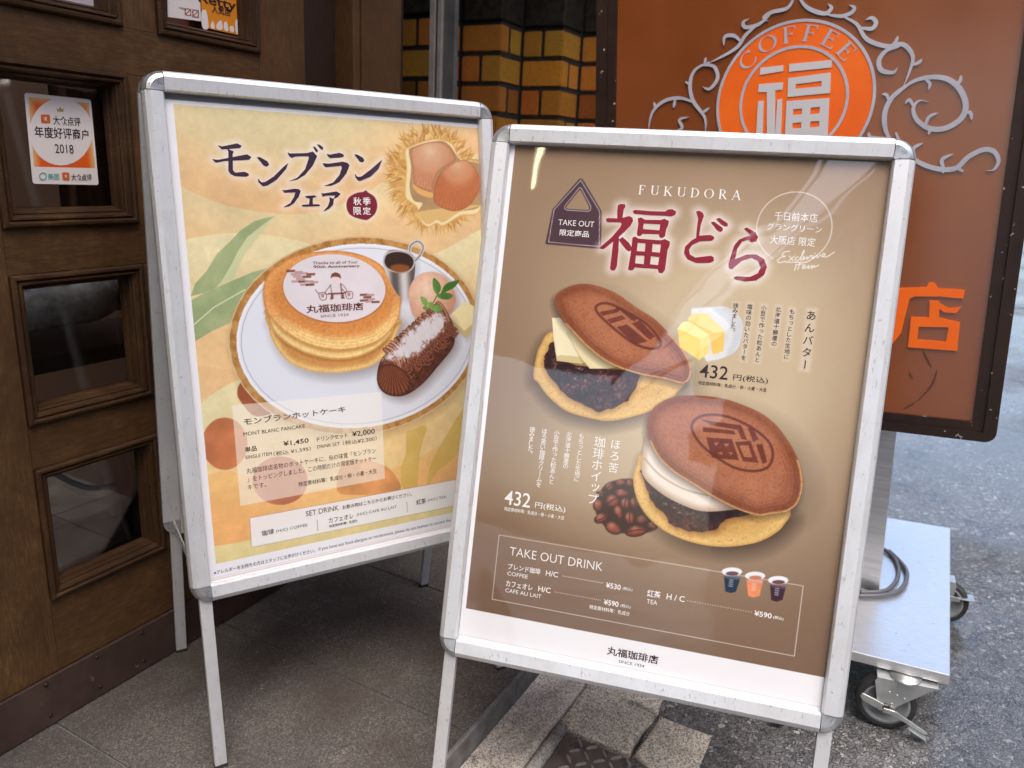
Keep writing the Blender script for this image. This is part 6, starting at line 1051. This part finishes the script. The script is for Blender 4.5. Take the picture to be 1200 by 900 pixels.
# cord lying on the base plate
b = MB()
for k, P in enumerate(ART_S['cord']): b.tube([(p[0], p[1], .1562+(.001*k)) for p in spline(P, 6, False)], .0052, 12)
q0, q1 = ART_S['cord'][0][0], ART_S['cord'][1][0]
b.tube([tuple(p) for p in spline([(q0[0], q0[1], .1562), (q0[0]-.03, q0[1]+.02, .157), (q0[0]-.10, q0[1]+.01, .157)], 6, False)], .0052, 12)
o = b.build('power_cord', M['cable']); o.matrix_world = SG; tag(o, 'grey power cord looped on the steel base of the orange sign', 'cord')

# ------------------------------------------------------------------ stickers and notices on the panes
def flat_on_glass(name, label, cat, poly, mat, t=.0004, yy=.0296):
    c = np.mean(poly, 0); r = empty(name, WF @ Matrix.Translation((c[0]/1000, yy, c[1]/1000))); tag(r, label, cat); X = Matrix.Translation((-c[0]/1000, 0, -c[1]/1000))
    b = MB(X); b.prism([(x/1000, z/1000) for x, z in poly], -t, 0); b.build('sheet', mat, r); return r, X
def rounded(P, r=5, n=4):
    P = [np.array(p, float) for p in P]; out = []
    for i in range(len(P)):
        a, b_, c = P[i-1], P[i], P[(i+1) % len(P)]; u = (a-b_)/np.linalg.norm(a-b_)*r; v = (c-b_)/np.linalg.norm(c-b_)*r
        for k in range(n+1): t = k/n; out.append(tuple((1-t)**2*(b_+u)+2*t*(1-t)*b_+t*t*(b_+v)))
    return out
K = ART_K; SW = simple('sticker_white', (.88, .78, .71), .45)
def sticker_orange():
    m, t, b_ = new_mat('sticker_orange_fade'); at = t.nodes.new('ShaderNodeAttribute'); at.attribute_name = 'Col'; t.links.new(at.outputs[0], b_.inputs['Base Color']); b_.inputs['Roughness'].default_value = .45; return m
r, X = flat_on_glass('award_sticker', 'white and orange award sticker dated 2018 on the door glass at the left', 'sticker', rounded(K['sticker']), SW)
def orange_panel():
    P = np.array(K['orange']); n = 26; vs_, cs = [], []
    for j in range(n+1):
        for i in range(n+1):
            a, b_ = i/n, j/n; p = (1-b_)*((1-a)*P[0]+a*P[1])+b_*((1-a)*P[3]+a*P[2]); vs_.append((p[0]/1000, -.0006, p[1]/1000)); e = min(a, 1-a, b_*1.1, (1-b_)*3+.12); t = min(1, max(0, e/.11)); c0, c1 = np.array((.85, .50, .17)), np.array((.85, .115, .010)); cs.append(tuple(c0*(1-t)+c1*t))
    fs = [(j*(n+1)+i, j*(n+1)+i+1, (j+1)*(n+1)+i+1, (j+1)*(n+1)+i) for j in range(n) for i in range(n)]
    o = mesh_obj('orange_panel', vs_, fs, sticker_orange(), r, False, X); a = o.data.color_attributes.new('Col', 'FLOAT_COLOR', 'POINT')
    for k, c in enumerate(cs): a.data[k].color = (*c, 1)
    return o
orange_panel()
shapes('white_disc', [[K['circle']]], -.0009, SW, r, X); IO = simple('icon_orange', (.72, .13, .02), .45)
for P in K['icon']: shapes('app_icon', [[rounded(P, 2)]], -.0012, IO, r, X)
ic = np.mean(K['icon'][0], 0); ic2 = np.mean(K['icon'][1], 0)
def man(c, s): return [[[(c[0]+x*s, c[1]+y*s) for x, y in P]] for P in ([(-.6, .9), (.0, .3), (.6, 1.0), (.8, .7), (.25, .0), (.7, -.8), (.3, -.9), (-.05, -.3), (-.5, -.9), (-.8, -.6), (-.3, .1), (-.9, .6)], [(-.15, .9), (.15, .9), (.2, .6), (0, .5), (-.2, .6)])]
shapes('icon_figure', man(ic, 3.4), -.0014, SW, r, X); shapes('icon_figure', man(ic2, 2.6), -.0014, SW, r, X)
shapes('teal_icon', [[K['giko'], [tuple(np.mean(K['giko'], 0)+(np.array(p)-np.mean(K['giko'], 0))*.75) for p in K['giko']]]], -.0012, ink('g', 'S'), r, X); shapes('crown', [[K['crown']]], -.0012, simple('crown_gold', (.45, .30, .10), .5), r, X)
tx = [t for t in K['text'] if t[0] not in ('人気店', 'Retty')]; lettering('lettering', tx, None, -.0013, r, X, lambda c: ink(c, 'S'))
r, X = flat_on_glass('paper_notice', 'white notice with small no smoking icons beside the orange card on the door glass', 'notice', K['paper'], SW)
NS = simple('notice_red', (.45, .08, .06), .5)
for P in K['nosmoke']:
    c = np.mean(P, 0); sc = lambda f: [tuple(c+(np.array(p)-c)*f) for p in P]; shapes('icon_frame', [[P, sc(.86)]], -.0007, ink('k', 'S'), r, X); d = (np.array(P[1])-c)*.7; q = np.array([-d[1], d[0]])/np.linalg.norm(d)*.8
    shapes('icon_bar', [[[tuple(c-d+q), tuple(c+d+q), tuple(c+d-q), tuple(c-d-q)]], [[(c[0]+7*math.cos(a), c[1]+7*math.sin(a)) for a in np.linspace(0, 6.1, 18)], [(c[0]+5.6*math.cos(a), c[1]+5.6*math.sin(a)) for a in np.linspace(0, 6.1, 18)]]], -.0009, NS, r, X)
c0 = np.array(K['paper'][3]); lettering('lettering', [('全席禁煙', c0[0]+26, c0[0]+40, c0[1]+21, 4, 'k', 'c', 0)], None, -.0007, r, X, lambda c: ink(c, 'S'))
r, X = flat_on_glass('orange_card', 'orange shop rating card with white silhouettes in the upper door pane', 'card', K['card'], simple('card_orange', (.80, .27, .012), .45))
lettering('lettering', [t for t in K['text'] if t[0] in ('人気店', 'Retty')], None, -.0009, r, X, lambda c: ink(c, 'S')); shapes('white_silhouettes', [[spline(P, 3)] for P in K['figs']], -.0007, SW, r, X)
r, X = flat_on_glass('paper_notice', 'pale paper notice behind the upper left door pane', 'notice', K['ulpaper'], simple('notice_pale', (.55, .47, .50), .6))

# ------------------------------------------------------------------ across the street (behind the camera, seen only as reflections)
def house(name, label, x0, x1, y0, y1, h, wall, nx, nz):
    r = empty(name, F @ Matrix.Translation((x0, y0, -.1))); tag(r, label, 'building'); b = MB(); b.box(0, x1-x0, y1-y0, 0, 0, h); b.build('wall', wall, r)
    b = MB(); b.box(-.1, x1-x0+.1, y1-y0, .25, h, h+.15); b.build('roof_edge', M['grey_render'], r)
    for j in range(nz):
        for i in range(nx):
            px = (i+.5)*(x1-x0)/nx; pz = 1.2+j*(h-1.0)/nz; fw = MB(); fw.box(px-.6, px+.6, .002, .05, pz, pz+1.25, .005); w_ = fw.build('window', M['grey_render'], r); g = MB(); g.box(px-.53, px+.53, .05, .06, pz+.07, pz+1.18); g.build('pane', M['window_dark'], w_)
            if j: g = MB(); g.box(px-.9, px+.9, .06, .75, pz-.35, pz-.25, .01); g.box(px-.9, px+.9, .71, .75, pz-.25, pz+.45, .01); g.build('balcony', M['render'], r)
    return r
house('opposite_building', 'cream rendered building with balconies across the street', -15, -5.8, -4.4, -9, 6.4, M['render'], 6, 3)
house('opposite_building', 'grey rendered building across the street facing the shop', -5.2, 3.5, -4.8, -9, 4.4, M['grey_render'], 5, 2)
house('opposite_building', 'low grey rendered building farther up the street on the far side', 4.2, 10.5, -5.0, -10, 5.2, M['grey_render'], 4, 2)
house('opposite_building', 'tall cream rendered building at the far end of the opposite row', 11, 19, -5.2, -11, 7.5, M['render'], 5, 3)
root = empty('utility_pole', F @ Matrix.Translation((-5.0, -2.9, 0))); tag(root, 'concrete utility pole with wires across the street', 'pole')
b = MB(); b.tube([(0, 0, -.1), (0, 0, 8.5)], [.15, .10], 16); b.build('pole', M['pole_concrete'], root); b = MB(); b.box(-.05, .05, -.7, .7, 6.2, 6.28); b.box(-.05, .05, -.6, .6, 5.2, 5.27); b.build('crossarm', M['zinc'], root)
b = MB()
for yy, zz in ((-.65, 6.3), (0, 6.3), (.65, 6.3), (-.5, 5.3), (.5, 5.3), (.2, 4.6)):
    b.tube([(-14+28*t, yy+.3*math.sin(t*3), zz-.9*4*t*(1-t)) for t in np.linspace(0, 1, 20)], .022, 6)
b.build('wires', M['wire'], root)
